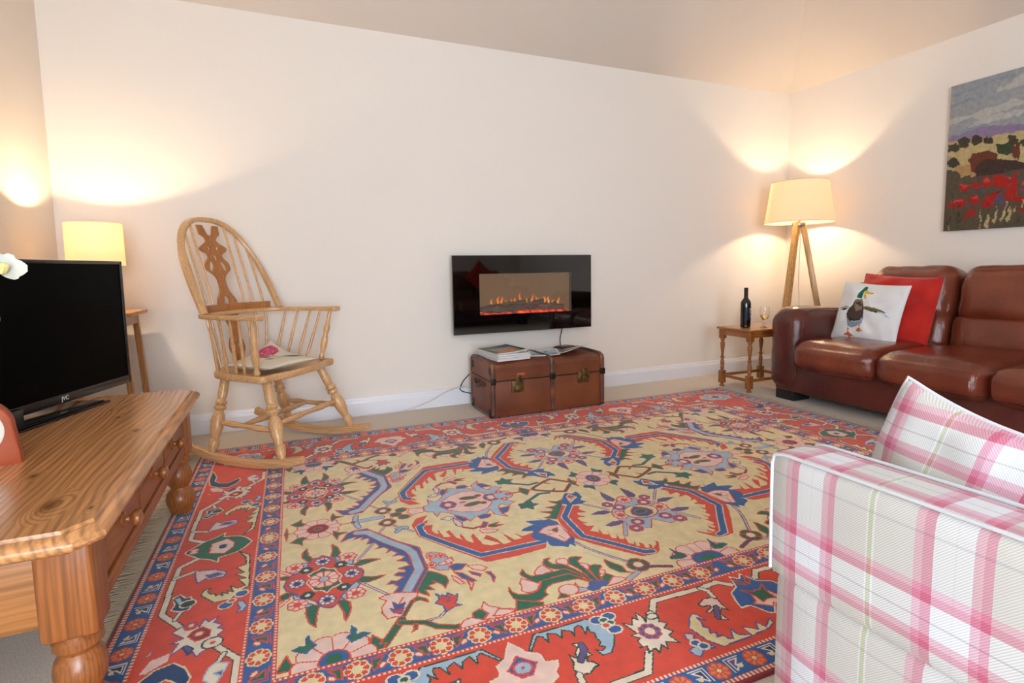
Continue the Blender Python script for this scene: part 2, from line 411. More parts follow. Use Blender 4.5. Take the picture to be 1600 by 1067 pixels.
# pattern shapes: kind, colours, sizes, then x, y in millimetres from the rug's centre
RUG_SHAPES = [
(2,6,7,4,-1054,-284,-993,-193),
(2,6,7,4,-1057,-425,-993,-516),
(2,6,1,6,-1291,-254,-1260,-290),
(2,6,1,8,-1287,-448,-1267,-424),
(1,5,1,-1126,-140,-1109,-169,-1103,-213,-1114,-233,-1132,-235,-1136,-223,-1128,-192),
(1,5,1,-1207,-136,-1205,-183,-1194,-208,-1190,-224,-1206,-232,-1225,-194,-1222,-160),
(1,5,1,-1070,-305,-1045,-286,-1018,-290,-985,-306,-1012,-312,-1045,-321,-1067,-320),
(1,5,1,-1071,-402,-1052,-385,-1024,-402,-982,-407,-1009,-421,-1040,-428,-1064,-418),
(1,5,1,-1132,-490,-1116,-486,-1100,-507,-1099,-537,-1108,-568,-1120,-593,-1121,-548,-1130,-512),
(1,5,1,-1210,-481,-1195,-481,-1181,-490,-1190,-525,-1196,-585,-1212,-562,-1220,-512,-1217,-489),
(1,5,1,-1290,-291,-1272,-290,-1252,-306,-1272,-316,-1290,-307),
(1,5,1,-1288,-396,-1268,-385,-1250,-401,-1267,-420,-1286,-426),
(1,1,7,-1208,-249,-1194,-217,-1174,-216,-1162,-205,-1145,-220,-1128,-246,-1116,-278,-1100,-292,-1088,-311,-1067,-320,-1047,-343,-1046,-370,-1055,-392,-1072,-406,-1089,-435,-1110,-458,-1123,-475,-1133,-500,-1150,-515,-1169,-506,-1183,-489,-1190,-468,-1205,-451,-1224,-431,-1240,-409,-1254,-395,-1270,-377,-1278,-349,-1270,-319,-1256,-296,-1233,-288,-1220,-267),
(1,4,7,-1125,-238,-1104,-232,-1084,-266,-1067,-278,-1074,-305,-1100,-285,-1116,-262),
(1,4,7,-1254,-290,-1239,-259,-1223,-230,-1203,-239,-1215,-269,-1233,-288),
(1,4,7,-1254,-399,-1234,-427,-1215,-461,-1198,-480,-1216,-487,-1235,-464,-1250,-427),
(1,4,7,-1072,-406,-1063,-427,-1081,-455,-1096,-488,-1118,-483,-1121,-468,-1095,-433),
(3,6,1,1,7,30,0.25,-1083,-250),
(3,6,1,1,7,30,0.25,-1247,-253),
(3,6,1,1,7,30,0.25,-1080,-469),
(3,6,1,1,7,30,0.25,-1240,-462),
(3,8,7,9,8,27,0.3,-1162,-246),
(3,8,7,9,8,27,0.3,-1081,-355),
(3,8,7,9,8,27,0.3,-1241,-349),
(3,8,7,9,8,27,0.3,-1160,-470),
(3,9,11,8,6,21,0.35,-1109,-288),
(3,9,11,8,6,21,0.35,-1109,-423),
(3,9,11,8,6,21,0.35,-1212,-425),
(3,9,11,8,6,21,0.35,-1213,-281),
(1,5,8,-1164,-283,-1147,-299,-1128,-307,-1121,-337,-1110,-355,-1120,-377,-1115,-400,-1135,-411,-1143,-412,-1159,-433,-1172,-415,-1192,-410,-1200,-391,-1214,-356,-1202,-332,-1208,-313,-1188,-299,-1177,-295),
(3,6,1,4,10,48,0.28,-1163,-355),
(1,3,1,-1097,-140,-1070,-80,-1046,-71,-1000,-72,-954,-144,-910,-214,-851,-283,-852,-338,-855,-435,-914,-536,-949,-524,-976,-512,-957,-489,-968,-468,-989,-463,-973,-447,-956,-457,-933,-442,-960,-421,-945,-410,-924,-419,-921,-405,-943,-388,-927,-385,-902,-384,-910,-357,-937,-340,-917,-333,-906,-322,-924,-307,-945,-307,-926,-291,-943,-265,-960,-278,-949,-255,-962,-234,-992,-236,-975,-223,-986,-191,-1015,-191,-1002,-164,-1002,-148,-1030,-150,-1018,-130,-1053,-139,-1041,-120,-1067,-124,-1087,-135),
(2,4,1,26,-1036,-92,-999,-104,-947,-195,-891,-275,-878,-317,-879,-417,-937,-518),
(1,5,1,-858,-438,-834,-459,-810,-493,-811,-519,-830,-552,-834,-528,-858,-499,-844,-514,-873,-518,-863,-547,-887,-536,-882,-572,-901,-552,-913,-531),
(1,6,1,-909,-541,-952,-521,-981,-514,-1006,-518,-1021,-523,-1002,-543,-1020,-571,-1022,-598,-1012,-629,-992,-626,-974,-636,-954,-614,-931,-581),
(1,3,7,-988,-556,-975,-578,-954,-573,-966,-595,-986,-594),
(1,1,7,-998,-584,-987,-599,-962,-596,-975,-620,-992,-607),
(2,1,1,6,-972,-574,-955,-547),
(1,5,1,-939,-590,-930,-565,-913,-561,-894,-581,-892,-599,-910,-580,-928,-581),
(2,5,1,8,-933,-573,-977,-644),
(2,5,1,20,-977,-644,-1011,-693,-1038,-729),
(2,6,7,4,-854,-655,-879,-676,-920,-678),
(2,5,1,15,-983,-657,-921,-683,-895,-712,-851,-734,-833,-736),
(1,5,1,-950,-676,-940,-680,-947,-702,-964,-708,-955,-698),
(1,1,3,-864,-567,-850,-589,-850,-577,-838,-594,-831,-576,-818,-596,-804,-594,-815,-621,-823,-635,-807,-650,-834,-650,-856,-662,-858,-631,-877,-611,-859,-597),
(2,7,7,5,-829,-598,-845,-620,-830,-615),
(1,5,1,-1086,-736,-1072,-714,-1060,-678,-1040,-705,-1046,-720,-1030,-723,-1040,-739,-1062,-741),
(1,5,1,-1279,-699,-1267,-672,-1257,-706,-1231,-730,-1258,-731,-1287,-728,-1287,-718),
(1,6,1,-839,-734,-821,-716,-801,-712,-782,-723,-762,-742,-837,-749),
(1,6,1,-747,-660,-741,-682,-708,-710,-676,-724,-687,-749,-770,-736,-756,-713,-763,-686),
(1,5,1,-792,-695,-769,-686,-760,-698,-752,-714,-773,-735,-796,-717),
(3,6,1,3,10,104,0.34,-1158,-735),
(4,5,3,22,22,0,-1159,-729),
(1,5,3,-1107,-617,-1096,-638,-1102,-660,-1083,-656,-1064,-667,-1089,-677,-1112,-684,-1122,-660,-1110,-650),
(1,5,3,-1215,-614,-1211,-637,-1197,-660,-1211,-671,-1222,-683,-1255,-658,-1238,-651,-1221,-653,-1222,-626),
(2,2,1,8,-1098,3,-1043,4),
(2,2,1,8,-1263,5,-1232,7),
(3,6,1,2,10,84,0.42,-1167,2),
(4,5,1,15,15,0,-1167,2),
(1,5,1,-1115,-40,-1097,-62,-1068,-70,-1099,-84,-1107,-116,-1118,-71),
(1,5,1,-1262,-74,-1240,-49,-1221,-44,-1206,-59,-1221,-75,-1222,-109,-1234,-91),
(1,5,1,-1289,14,-1278,52,-1274,26,-1259,5,-1270,-8,-1273,-53,-1280,-4),
(1,5,1,-1125,74,-1105,113,-1099,83,-1070,71,-1088,57,-1110,46),
(2,4,7,24,-1035,1,-937,1),
(2,4,7,16,-1030,47,-1035,1,-1026,-51),
(1,5,1,-1046,6,-1037,16,-1031,-1,-1039,-10),
(2,6,7,4,-937,-85,-961,-122),
(2,6,7,4,-963,134,-935,76),
(2,6,7,4,-914,-71,-888,-112),
(2,4,7,22,-891,-118,-868,-123),
(2,4,7,12,-903,-143,-885,-123),
(2,6,7,4,-868,-132,-845,-164),
(2,6,7,4,-922,-55,-889,0),
(3,5,1,8,4,34,0.36,-922,-55),
(3,5,1,8,4,34,0.36,-922,59),
(4,5,1,22,20,0,-880,2),
(4,5,1,22,20,0,-861,22),
(4,5,1,22,20,0,-855,-32),
(1,6,1,-848,40,-823,4,-766,9,-776,-23,-814,-26,-844,-52,-825,-21,-841,10),
(1,4,1,-837,-331,-814,-334,-793,-351,-781,-373,-774,-410,-777,-434,-796,-459,-823,-451,-848,-419,-833,-393,-839,-365),
(3,6,1,1,5,18,0.2,-829,-357),
(3,6,1,1,5,18,0.2,-797,-367),
(3,6,1,1,5,18,0.2,-838,-411),
(4,6,1,18,10,0,-799,-416),
(1,3,1,-789,-440,-764,-433,-732,-451,-758,-475,-783,-471),
(1,3,1,-784,-477,-760,-495,-732,-554,-743,-554,-769,-524),
(1,3,1,-740,-490,-707,-523,-715,-535,-734,-514),
(1,3,1,-692,-518,-677,-521,-672,-557,-686,-579,-684,-542),
(1,6,1,-735,-460,-696,-470,-679,-496,-695,-509,-722,-489),
(1,6,1,-758,-536,-744,-561,-763,-594,-758,-562),
(1,6,1,-796,-493,-783,-511,-770,-550,-784,-550,-796,-519),
(1,6,1,-793,-402,-767,-390,-766,-414,-788,-426),
(1,1,1,-769,-56,-815,-65,-842,-114,-837,-210,-748,-348,-668,-466,-568,-471,-456,-463,-434,-427,-413,-378,-450,-346,-496,-356,-516,-322,-504,-369,-531,-370,-557,-295,-548,-378,-578,-382,-586,-340,-610,-295,-629,-317,-586,-371,-621,-372,-642,-354,-652,-266,-666,-286,-667,-333,-687,-310,-692,-249,-701,-265,-699,-295,-716,-268,-723,-209,-738,-213,-731,-256,-753,-252,-761,-182,-766,-221,-780,-205,-781,-178,-769,-141,-793,-138,-776,-97,-800,-108),
(2,3,8,22,-804,-125,-820,-140,-818,-203,-737,-326,-673,-417,-565,-420,-443,-421),
(1,4,1,-760,25,-770,-8,-765,-28,-742,-38,-738,-84,-715,-50,-689,-68,-661,-110,-640,-125,-633,-172,-600,-143,-550,-133,-529,-103,-527,-155,-485,-194,-500,-140,-488,-96,-471,-78,-449,-104,-409,-78,-428,-65,-456,-39,-402,-16,-398,39,-447,76,-732,91),
(1,6,1,-680,41,-699,-8,-683,-46,-642,-83,-577,-106,-533,-91,-502,-52,-489,9,-511,90,-618,110),
(1,3,1,-673,-93,-653,-119,-633,-154,-657,-165,-672,-134),
(1,3,1,-595,-145,-566,-135,-539,-147,-553,-170,-589,-171),
(1,3,1,-494,-112,-446,-109,-471,-153,-499,-165),
(1,8,7,-730,-110,-703,-100,-677,-115,-702,-134),
(1,6,7,-683,-118,-664,-171,-671,-203,-688,-188,-691,-148),
(3,3,1,6,6,36,0.35,-671,-2),
(3,3,1,8,6,34,0.4,-488,-5),
(4,5,1,38,16,10,-576,-31),
(4,5,1,34,16,10,-576,28),
(4,7,1,16,12,0,-610,7),
(4,5,1,14,12,0,-533,-38),
(4,4,1,40,40,0,-434,-2),
(3,3,1,6,5,16,0.3,-435,34),
(3,3,1,6,5,16,0.3,-410,2),
(3,3,1,6,5,16,0.3,-440,-36),
(2,2,1,6,-670,-207,-639,-231,-597,-225),
(1,7,1,-587,-194,-573,-206,-593,-241,-615,-241),
(1,5,1,-578,-226,-531,-220,-554,-236,-523,-245,-563,-254,-584,-242),
(1,6,1,-624,-253,-589,-256,-556,-275,-577,-290,-616,-279),
(1,5,1,-230,-141,-257,-150,-287,-131,-280,-154,-265,-171,-287,-185,-322,-179,-302,-205,-312,-221,-358,-209,-327,-240,-338,-254,-365,-260,-345,-277,-327,-290,-256,-199),
(1,3,3,-392,-247,-383,-272,-443,-256,-426,-293,-470,-306,-486,-322,-446,-337,-469,-372,-460,-406,-431,-421,-435,-454,-431,-459,-399,-475,-384,-491,-368,-472,-356,-499,-351,-468,-335,-449,-336,-419,-336,-384,-337,-340,-336,-307,-352,-274,-377,-276),
(1,6,1,-432,-355,-405,-334,-381,-325,-337,-333,-337,-364,-338,-395,-343,-431,-376,-452,-387,-434,-393,-420,-408,-396,-417,-376),
(1,5,1,-377,-354,-354,-347,-362,-369,-373,-381,-381,-368),
(2,1,1,5,-395,-354,-379,-361),
(2,1,1,5,-404,-381,-382,-383),
(2,1,1,5,-376,-401,-367,-435),
(1,7,3,-352,-287,-336,-307,-342,-330,-359,-313),
(2,6,7,4,-345,-467,-332,-515,-296,-578,-248,-651),
(1,1,1,-252,-196,-320,-280,-330,-318,-336,-441,-298,-501,-256,-556,-188,-639,-134,-643,-115,-631,-83,-583,-87,-570,-98,-591,-126,-610,-118,-589,-122,-580,-134,-604,-147,-595,-138,-573,-146,-559,-156,-580,-167,-574,-151,-538,-168,-563,-181,-548,-167,-500,-180,-520,-192,-511,-185,-479,-200,-503,-214,-494,-201,-444,-211,-468,-227,-460,-222,-419,-235,-442,-257,-419,-223,-391,-249,-383,-254,-360,-233,-363,-252,-340,-251,-311,-213,-316,-235,-293,-231,-275,-194,-283,-209,-248,-191,-223),
(2,3,8,22,-220,-196,-292,-285,-301,-441,-229,-532,-166,-617,-140,-624),
(2,6,7,4,-175,-211,-105,-299),
(2,4,1,12,-104,-410,-159,-497),
(1,3,3,-253,-173,-206,-111,-186,-90,-164,-109,-139,-96,-137,-119,-141,-151,-161,-177,-146,-199,-177,-210,-227,-201),
(1,1,8,-198,-125,-179,-107,-170,-127,-162,-147,-186,-161,-210,-182,-206,-157),
(1,5,8,-202,-139,-193,-150,-165,-145,-199,-166),
(1,7,7,-47,-135,-37,-176,-27,-233,-49,-245,-68,-225,-66,-185),
(1,7,7,-194,-310,-155,-295,-121,-297,-104,-323,-141,-329,-169,-319),
(1,7,7,-187,-406,-147,-391,-106,-393,-104,-410,-134,-423,-172,-424),
(1,7,7,52,-141,72,-183,70,-216,48,-238,27,-228,43,-186),
(1,4,1,101,-244,59,-230,24,-212,-12,-217,-42,-256,-69,-283,-94,-309,-111,-329,-115,-355,-115,-388,-106,-405,-106,-444,-98,-456,-80,-478,-41,-487,121,-269),
(3,6,1,1,8,34,0.3,2,-248),
(3,6,1,1,8,34,0.3,-87,-359),
(3,3,1,6,6,28,0.4,-56,-298),
(3,3,1,6,6,28,0.4,-61,-430),
(3,3,1,6,6,28,0.4,59,-283),
(3,1,7,6,6,24,0.3,-86,-260),
(3,1,7,6,6,28,0.3,-95,-470),
(3,1,7,6,6,28,0.3,94,-251),
(4,0,2,68,54,0,1,-361),
(1,3,1,-34,-345,-2,-317,21,-323,49,-354,37,-377,2,-406,-30,-396,-44,-372),
(4,5,1,26,16,0,1,-361),
(1,6,1,-603,-596,-583,-621,-560,-642,-583,-670,-615,-672,-627,-655,-619,-638,-617,-618),
(1,6,1,-553,-583,-533,-562,-512,-553,-505,-575,-496,-597,-538,-602,-555,-597),
(1,6,1,-466,-558,-454,-541,-426,-547,-427,-566,-436,-588,-456,-572),
(1,6,1,-399,-588,-375,-608,-389,-639,-401,-611),
(1,6,1,-364,-649,-345,-657,-352,-674,-368,-673),
(1,6,1,-340,-699,-323,-710,-305,-726,-343,-735,-389,-734,-368,-721),
(1,6,1,-718,-707,-694,-720,-675,-733,-713,-739,-744,-730),
(1,5,1,-654,-623,-654,-649,-643,-667,-617,-678,-585,-674,-569,-660,-552,-632,-499,-630,-457,-631,-440,-644,-426,-679,-418,-699,-446,-667,-483,-662,-527,-659,-549,-669,-566,-687,-563,-702,-590,-717,-619,-717,-650,-698,-664,-680,-664,-645),
(1,5,1,-580,-551,-580,-578,-569,-597,-538,-601,-498,-601,-458,-601,-432,-630,-421,-670,-434,-664,-457,-631,-499,-630,-552,-632,-568,-639,-582,-619,-597,-581,-597,-570),
(1,5,1,-472,-524,-485,-540,-479,-562,-456,-572,-436,-599,-413,-656,-410,-697,-418,-699,-424,-657,-452,-604,-487,-592,-506,-568,-506,-544,-492,-525),
(1,5,1,-374,-563,-397,-579,-400,-596,-394,-641,-391,-700,-410,-697,-413,-656,-416,-620,-431,-583,-424,-561,-409,-548,-389,-551),
(1,5,1,-344,-639,-361,-650,-375,-678,-383,-709,-391,-700,-389,-638,-378,-619,-362,-616,-341,-628),
(1,5,1,-337,-695,-368,-721,-386,-713,-376,-690,-352,-674),
(1,5,1,-659,-690,-592,-729,-596,-744,-678,-736),
(1,5,1,-312,-604,-300,-631,-283,-660,-286,-691,-274,-705,-308,-688,-325,-654,-321,-619),
(1,4,1,-464,-682,-462,-707,-432,-725,-443,-731,-488,-732,-474,-706),
(4,6,1,30,26,0,-497,-705),
(1,5,1,-545,-732,-527,-710,-516,-719,-511,-738),
(4,3,7,20,14,0,-410,-709),
(4,3,7,20,14,0,-392,-717),
(4,3,7,20,14,0,-424,-726),
(2,6,7,4,-346,-474,-315,-550,-251,-650),
(2,4,1,14,-249,-705,-306,-731),
(3,5,1,8,4,40,0.36,-231,-674),
(2,2,7,9,-220,-694,-196,-701),
(1,1,1,-331,-742,-293,-737,-296,-741,-331,-748),
(3,6,1,3,10,104,0.36,-15,-732),
(4,5,3,20,18,0,-9,-728),
(1,5,7,-77,-635,-71,-658,-56,-682,-55,-695,-79,-701,-115,-688,-107,-676,-80,-674),
(2,2,7,9,-195,-700,-142,-723),
(1,5,7,55,-633,68,-647,70,-662,96,-670,65,-691,45,-672,56,-653),
(2,10,1,11,-300,2,-282,-18,-219,-57,-178,-75,-109,1),
(2,10,1,9,-313,2,-258,34,-210,77,-175,80,-117,5),
(1,10,1,-226,-43,-202,-24,-214,-48),
(1,10,1,-208,70,-200,37,-197,59),
(1,5,1,-105,36,-101,-2,-81,1,-98,-21,-98,-50,-112,-30,-119,-8),
(1,5,3,-80,-58,-50,-49,-38,-77,-53,-111,-65,-82,-84,-74),
(1,5,7,-411,-112,-385,-110,-367,-93,-350,-94,-353,-125,-333,-140,-363,-153,-372,-179,-388,-154,-413,-155),
(2,5,7,10,-357,-97,-291,-52,-248,-60),
(1,5,1,-349,44,-331,16,-306,5,-340,-44,-358,-7),
(2,10,1,9,-395,2,-354,2),
(3,6,1,3,10,88,0.42,10,-4),
(4,5,1,22,16,0,10,-4),
(0,),
(2,8,11,16,-46,-876,-75,-849,-142,-854,-303,-849,-337,-891),
(2,8,11,12,-142,-854,-129,-873,-135,-905),
(2,8,11,16,-439,-1015,-481,-1069,-512,-1069,-576,-1071),
(1,3,8,-18,-842,-6,-857,18,-878,44,-888,44,-917,77,-924,-32,-1023,-46,-1018,-60,-987,-69,-973,-99,-972,-90,-941,-74,-908,-38,-890),
(1,5,1,-23,-855,-5,-881,-5,-896,-21,-881),
(1,6,1,-29,-941,-3,-942,22,-946,32,-961,-12,-1001,-34,-985,-55,-973,-38,-964),
(1,5,1,-39,-909,-9,-929,15,-915,23,-922,6,-943,3,-968,-24,-976,-22,-951,-25,-935),
(1,6,11,-199,-913,-167,-898,-142,-902,-132,-916,-139,-946,-138,-966,-151,-951,-172,-969,-168,-998,-195,-984,-176,-948,-194,-956,-201,-947,-174,-937,-171,-928,-193,-927),
(2,7,11,12,-160,-941,-189,-979),
(1,8,11,-353,-884,-335,-883,-330,-906,-344,-930,-328,-944,-348,-956,-334,-976,-355,-984,-347,-1017,-377,-1001,-389,-1024,-394,-1005,-416,-1027,-416,-1009,-440,-1017,-430,-996,-451,-992,-442,-995,-442,-971,-428,-964,-445,-947,-425,-947,-438,-897,-418,-913,-400,-886,-393,-902,-381,-872,-373,-899,-379,-920),
(3,3,1,8,8,32,0.4,-390,-952),
(4,8,11,16,12,0,-348,-904),
(1,0,7,-243,-938,-231,-949,-227,-976,-241,-956,-244,-979,-251,-993,-241,-1003,-253,-1021,-234,-1023,-247,-1039,-228,-1037,-223,-1055,-214,-1059,-192,-1027,-190,-1053,-159,-1066,-160,-1032,-138,-1048,-128,-1058,-111,-1032,-101,-1057,-63,-1034,-71,-1054,-97,-1065,-174,-1071,-256,-1072,-279,-1038,-285,-1002,-289,-982,-259,-949),
(1,6,7,-317,-997,-300,-999,-296,-1012,-312,-1024,-324,-1016),
(1,4,7,-346,-1049,-321,-1043,-300,-1034,-306,-1054,-276,-1057,-278,-1066,-312,-1062,-332,-1079,-342,-1068),
(4,3,8,14,12,0,-312,-1034),
(4,3,8,14,12,0,-301,-1051),
(1,8,11,-599,-915,-593,-930,-608,-948,-611,-967,-624,-945,-626,-973,-637,-992,-631,-1014,-606,-1019,-587,-1006,-574,-1004,-582,-988,-594,-983,-587,-969,-572,-967,-578,-954,-578,-943,-579,-934,-579,-917),
(2,7,11,14,-578,-924,-580,-943,-606,-973),
(2,8,11,14,-633,-1013,-639,-1044),
(1,4,11,-675,-843,-667,-842,-596,-844,-520,-842,-503,-859,-479,-899,-484,-931,-503,-958,-523,-980,-548,-979,-554,-957,-540,-965,-526,-956,-539,-947,-528,-934,-532,-919,-525,-903,-534,-890,-530,-872,-549,-895,-544,-866,-549,-857,-564,-862,-579,-892,-577,-871,-599,-857,-612,-885,-619,-864,-640,-854,-650,-885,-656,-861,-668,-853,-704,-898,-708,-892),
(4,3,8,20,16,0,-457,-857),
(4,3,8,20,16,0,-494,-859),
(4,3,8,20,16,0,-469,-909),
(4,5,8,13,10,0,-477,-865),
(4,5,8,13,10,0,-466,-881),
(4,1,8,13,10,0,-482,-887),
(1,6,8,-747,-844,-730,-869,-717,-896,-690,-912,-687,-944,-659,-951,-665,-968,-679,-982,-679,-997,-701,-1010,-730,-1012,-787,-980,-817,-957,-807,-927,-786,-900,-770,-870),
(1,3,1,-788,-925,-769,-935,-763,-914,-743,-900,-723,-923,-707,-938,-707,-936,-731,-969,-747,-968,-757,-967,-775,-949),
(4,4,1,26,20,0,-748,-941),
(4,1,1,10,8,0,-748,-940),
(0,),
(2,8,11,15,-1564,-59,-1613,-98,-1618,-195,-1613,-361,-1550,-442),
(2,8,11,12,-1616,-168,-1560,-145,-1549,-150),
(2,8,11,10,-1573,-399,-1564,-367),
(2,8,11,15,-1444,-562,-1422,-589,-1386,-633,-1386,-723),
(2,8,11,10,-1421,-598,-1431,-625),
(1,5,8,-1614,-6,-1600,28,-1564,28,-1542,60,-1518,94,-1392,4,-1413,-34,-1435,-59,-1467,-70,-1498,-77,-1495,-110,-1528,-79,-1564,-59,-1591,-30),
(1,6,1,-1546,20,-1525,7,-1502,33,-1453,14,-1456,-17,-1482,-55,-1534,-34,-1532,-10),
(4,9,6,16,12,0,-1492,-6),
(4,6,1,14,10,0,-1586,-8),
(1,6,7,-1560,-145,-1531,-149,-1496,-158,-1460,-186,-1465,-213,-1485,-213,-1509,-182,-1522,-206,-1542,-222,-1553,-185),
(1,7,4,-1530,-178,-1509,-180,-1486,-175,-1464,-197,-1509,-211),
(1,0,11,-1433,-60,-1394,-100,-1382,-298,-1403,-317,-1430,-353,-1477,-353,-1520,-299,-1516,-274,-1494,-268,-1504,-283,-1493,-302,-1479,-304,-1476,-320,-1467,-313,-1456,-325,-1460,-305,-1442,-320,-1445,-303,-1427,-315,-1439,-279,-1416,-300,-1394,-293,-1418,-248,-1395,-249,-1430,-215,-1403,-212,-1431,-172,-1401,-162,-1406,-114),
(4,3,8,20,17,0,-1401,-334),
(4,3,8,20,17,0,-1442,-381),
(4,1,8,12,10,0,-1427,-362),
(1,4,7,-1407,-373,-1393,-377,-1380,-405,-1389,-428,-1407,-431,-1399,-411,-1408,-387),
(1,9,8,-1598,-282,-1581,-270,-1562,-296,-1549,-294,-1534,-329,-1543,-360,-1565,-364,-1593,-346,-1587,-321),
(1,4,11,-1596,-289,-1579,-282,-1566,-316,-1574,-333),
(4,11,8,22,18,0,-1551,-329),
(1,8,7,-1553,-444,-1531,-429,-1510,-437,-1500,-459,-1491,-426,-1478,-444,-1453,-428,-1464,-452,-1441,-471,-1452,-482,-1431,-496,-1445,-511,-1444,-562,-1459,-562,-1477,-570,-1489,-586,-1501,-561,-1512,-572,-1528,-534,-1558,-558,-1542,-512,-1565,-508,-1534,-495,-1568,-461),
(1,2,1,-1525,-490,-1514,-472,-1492,-462,-1468,-484,-1468,-510,-1485,-518,-1501,-520),
(4,0,1,12,10,0,-1496,-490),
(3,7,1,8,6,22,0.3,-1523,-444),
(1,7,9,-1531,-532,-1519,-529,-1501,-550,-1509,-568),
(4,8,11,26,22,0,-1456,-543),
(4,1,8,10,8,0,-1456,-543),
(1,8,4,-1458,-667,-1451,-641,-1437,-627,-1405,-640,-1412,-662,-1418,-678,-1428,-707,-1443,-699,-1458,-681),
(1,7,4,-1438,-665,-1415,-661,-1418,-683),
(1,9,0,-1635,-837,-1619,-803,-1603,-744,-1604,-693,-1580,-659,-1546,-644,-1522,-665,-1496,-692,-1490,-657,-1509,-617,-1539,-588,-1581,-600,-1620,-645,-1634,-718),
(1,6,1,-1617,-603,-1599,-607,-1555,-577,-1555,-542,-1600,-556),
(1,4,1,-1619,-547,-1601,-534,-1602,-507)
]

def hexc(h):
    v = [int(h[i:i + 2], 16) / 255 for i in (0, 2, 4)]
    return [x / 12.92 if x <= .04045 else ((x + .055) / 1.055) ** 2.4 for x in v]

RUG_COL = dict(c='E8D6A6', r='DE4A32', d='8A3038', b='33619F', l='A6C0D4', g='246A4C', p='EECCC0', v='6A5288',
               w='EBDCC6', n='1E3F6E', k='4C5A30', t='2E4A38', o='E58A58',
               U='8E7C98', E='BDA878', K='4A4232', T='B08A5A', F='3E4A34', R='6E3C2C', H='463630', M='5A5040', X='A8241E',
               x='C64A44', V='5A5068', A='9C9EA0', B='B6B4AC', Z='4C3E38', Q='8A7464', q='8C98A2', D='2A2E3C', G='1E6A56',
               Y='E2B43C', O='C8643A', N='6A5E48', L='A08C60', s='9CC4E4', W='E4E2E0', i='D0587A', j='6E8078', J='E2D6C2')
RUG_KEYS = ''.join(sorted(RUG_COL))

class Raster:
    """A knotted pattern as a grid of colour indices; x and y in millimetres."""
    def __init__(s, x0, y0, x1, y1, step):
        s.x0, s.y0, s.h = x0, y0, step
        s.nx = int(round((x1 - x0) / step)); s.ny = int(round((y1 - y0) / step))
        s.a = np.zeros((s.ny, s.nx), np.uint8)
        s.clip = None
    def win(s, xa, ya, xb, yb):
        i0 = max(0, int((xa - s.x0) / s.h) - 1); i1 = min(s.nx, int((xb - s.x0) / s.h) + 2)
        j0 = max(0, int((ya - s.y0) / s.h) - 1); j1 = min(s.ny, int((yb - s.y0) / s.h) + 2)
        if i0 >= i1 or j0 >= j1: return None
        X, Y = np.meshgrid(s.x0 + (np.arange(i0, i1) + .5) * s.h, s.y0 + (np.arange(j0, j1) + .5) * s.h)
        return slice(j0, j1), slice(i0, i1), X, Y
    def put(s, w, m, col):
        if s.clip is not None: m = m & s.clip[w[0], w[1]]
        s.a[w[0], w[1]][m] = RUG_KEYS.index(col)
    def stroke(s, pts, wid, col, closed=False):
        P = np.array(pts, float); r = wid / 2
        n = len(P) if closed else len(P) - 1
        for k in range(n):
            A = P[k]; B = P[(k + 1) % len(P)]
            w = s.win(min(A[0], B[0]) - r, min(A[1], B[1]) - r, max(A[0], B[0]) + r, max(A[1], B[1]) + r)
            if w is None: continue
            d = B - A; L2 = max(d @ d, 1e-6)
            t = np.clip(((w[2] - A[0]) * d[0] + (w[3] - A[1]) * d[1]) / L2, 0, 1)
            s.put(w, (w[2] - A[0] - t * d[0]) ** 2 + (w[3] - A[1] - t * d[1]) ** 2 <= r * r, col)
    def poly(s, pts, fill, out, wo=4.6):
        P = np.array(pts, float)
        w = s.win(P[:, 0].min(), P[:, 1].min(), P[:, 0].max(), P[:, 1].max())
        if w is None: return
        m = np.zeros(w[2].shape, bool)
        for k in range(len(P)):
            xa, ya = P[k]; xb, yb = P[(k + 1) % len(P)]
            if ya == yb: continue
            c = ((ya > w[3]) != (yb > w[3]))
            m ^= c & (w[2] < (xb - xa) * (w[3] - ya) / (yb - ya) + xa)
        s.put(w, m, fill)
        if out and out != fill: s.stroke(pts, wo, out, True)
    def ell(s, x, y, a, b, ang, fill, out, wo=5):
        w = s.win(x - a - b - wo, y - a - b - wo, x + a + b + wo, y + a + b + wo)
        if w is None: return
        c, q = math.cos(math.radians(ang)), math.sin(math.radians(ang))
        X = (w[2] - x) * c + (w[3] - y) * q; Y = -(w[2] - x) * q + (w[3] - y) * c
        if out != fill: s.put(w, (X / (a + wo / 2)) ** 2 + (Y / (b + wo / 2)) ** 2 <= 1, out)
        s.put(w, (X / (a - wo / 2)) ** 2 + (Y / (b - wo / 2)) ** 2 <= 1, fill)
    def flower(s, x, y, n, R, pet, out, cen, rc, rot=0):
        wo = 4.5
        w = s.win(x - R, y - R, x + R, y + R)
        if w is None: return
        X = w[2] - x; Y = w[3] - y
        rr = np.hypot(X, Y); th = np.arctan2(Y, X) + rot
        lobe = R * (.86 + .14 * np.abs(np.cos(th * n / 2)) ** .6)
        s.put(w, rr <= lobe, out)
        gap = np.abs(np.sin(th * n / 2)) * 2 / n * rr
        edge = np.abs(((th * n / (2 * math.pi)) % 1) - .5) * 2 * math.pi / n * rr
        s.put(w, (rr <= lobe - wo) & (edge > wo * .42), pet)
        s.put(w, rr <= R * rc + wo, out)
        s.put(w, rr <= R * rc, cen)

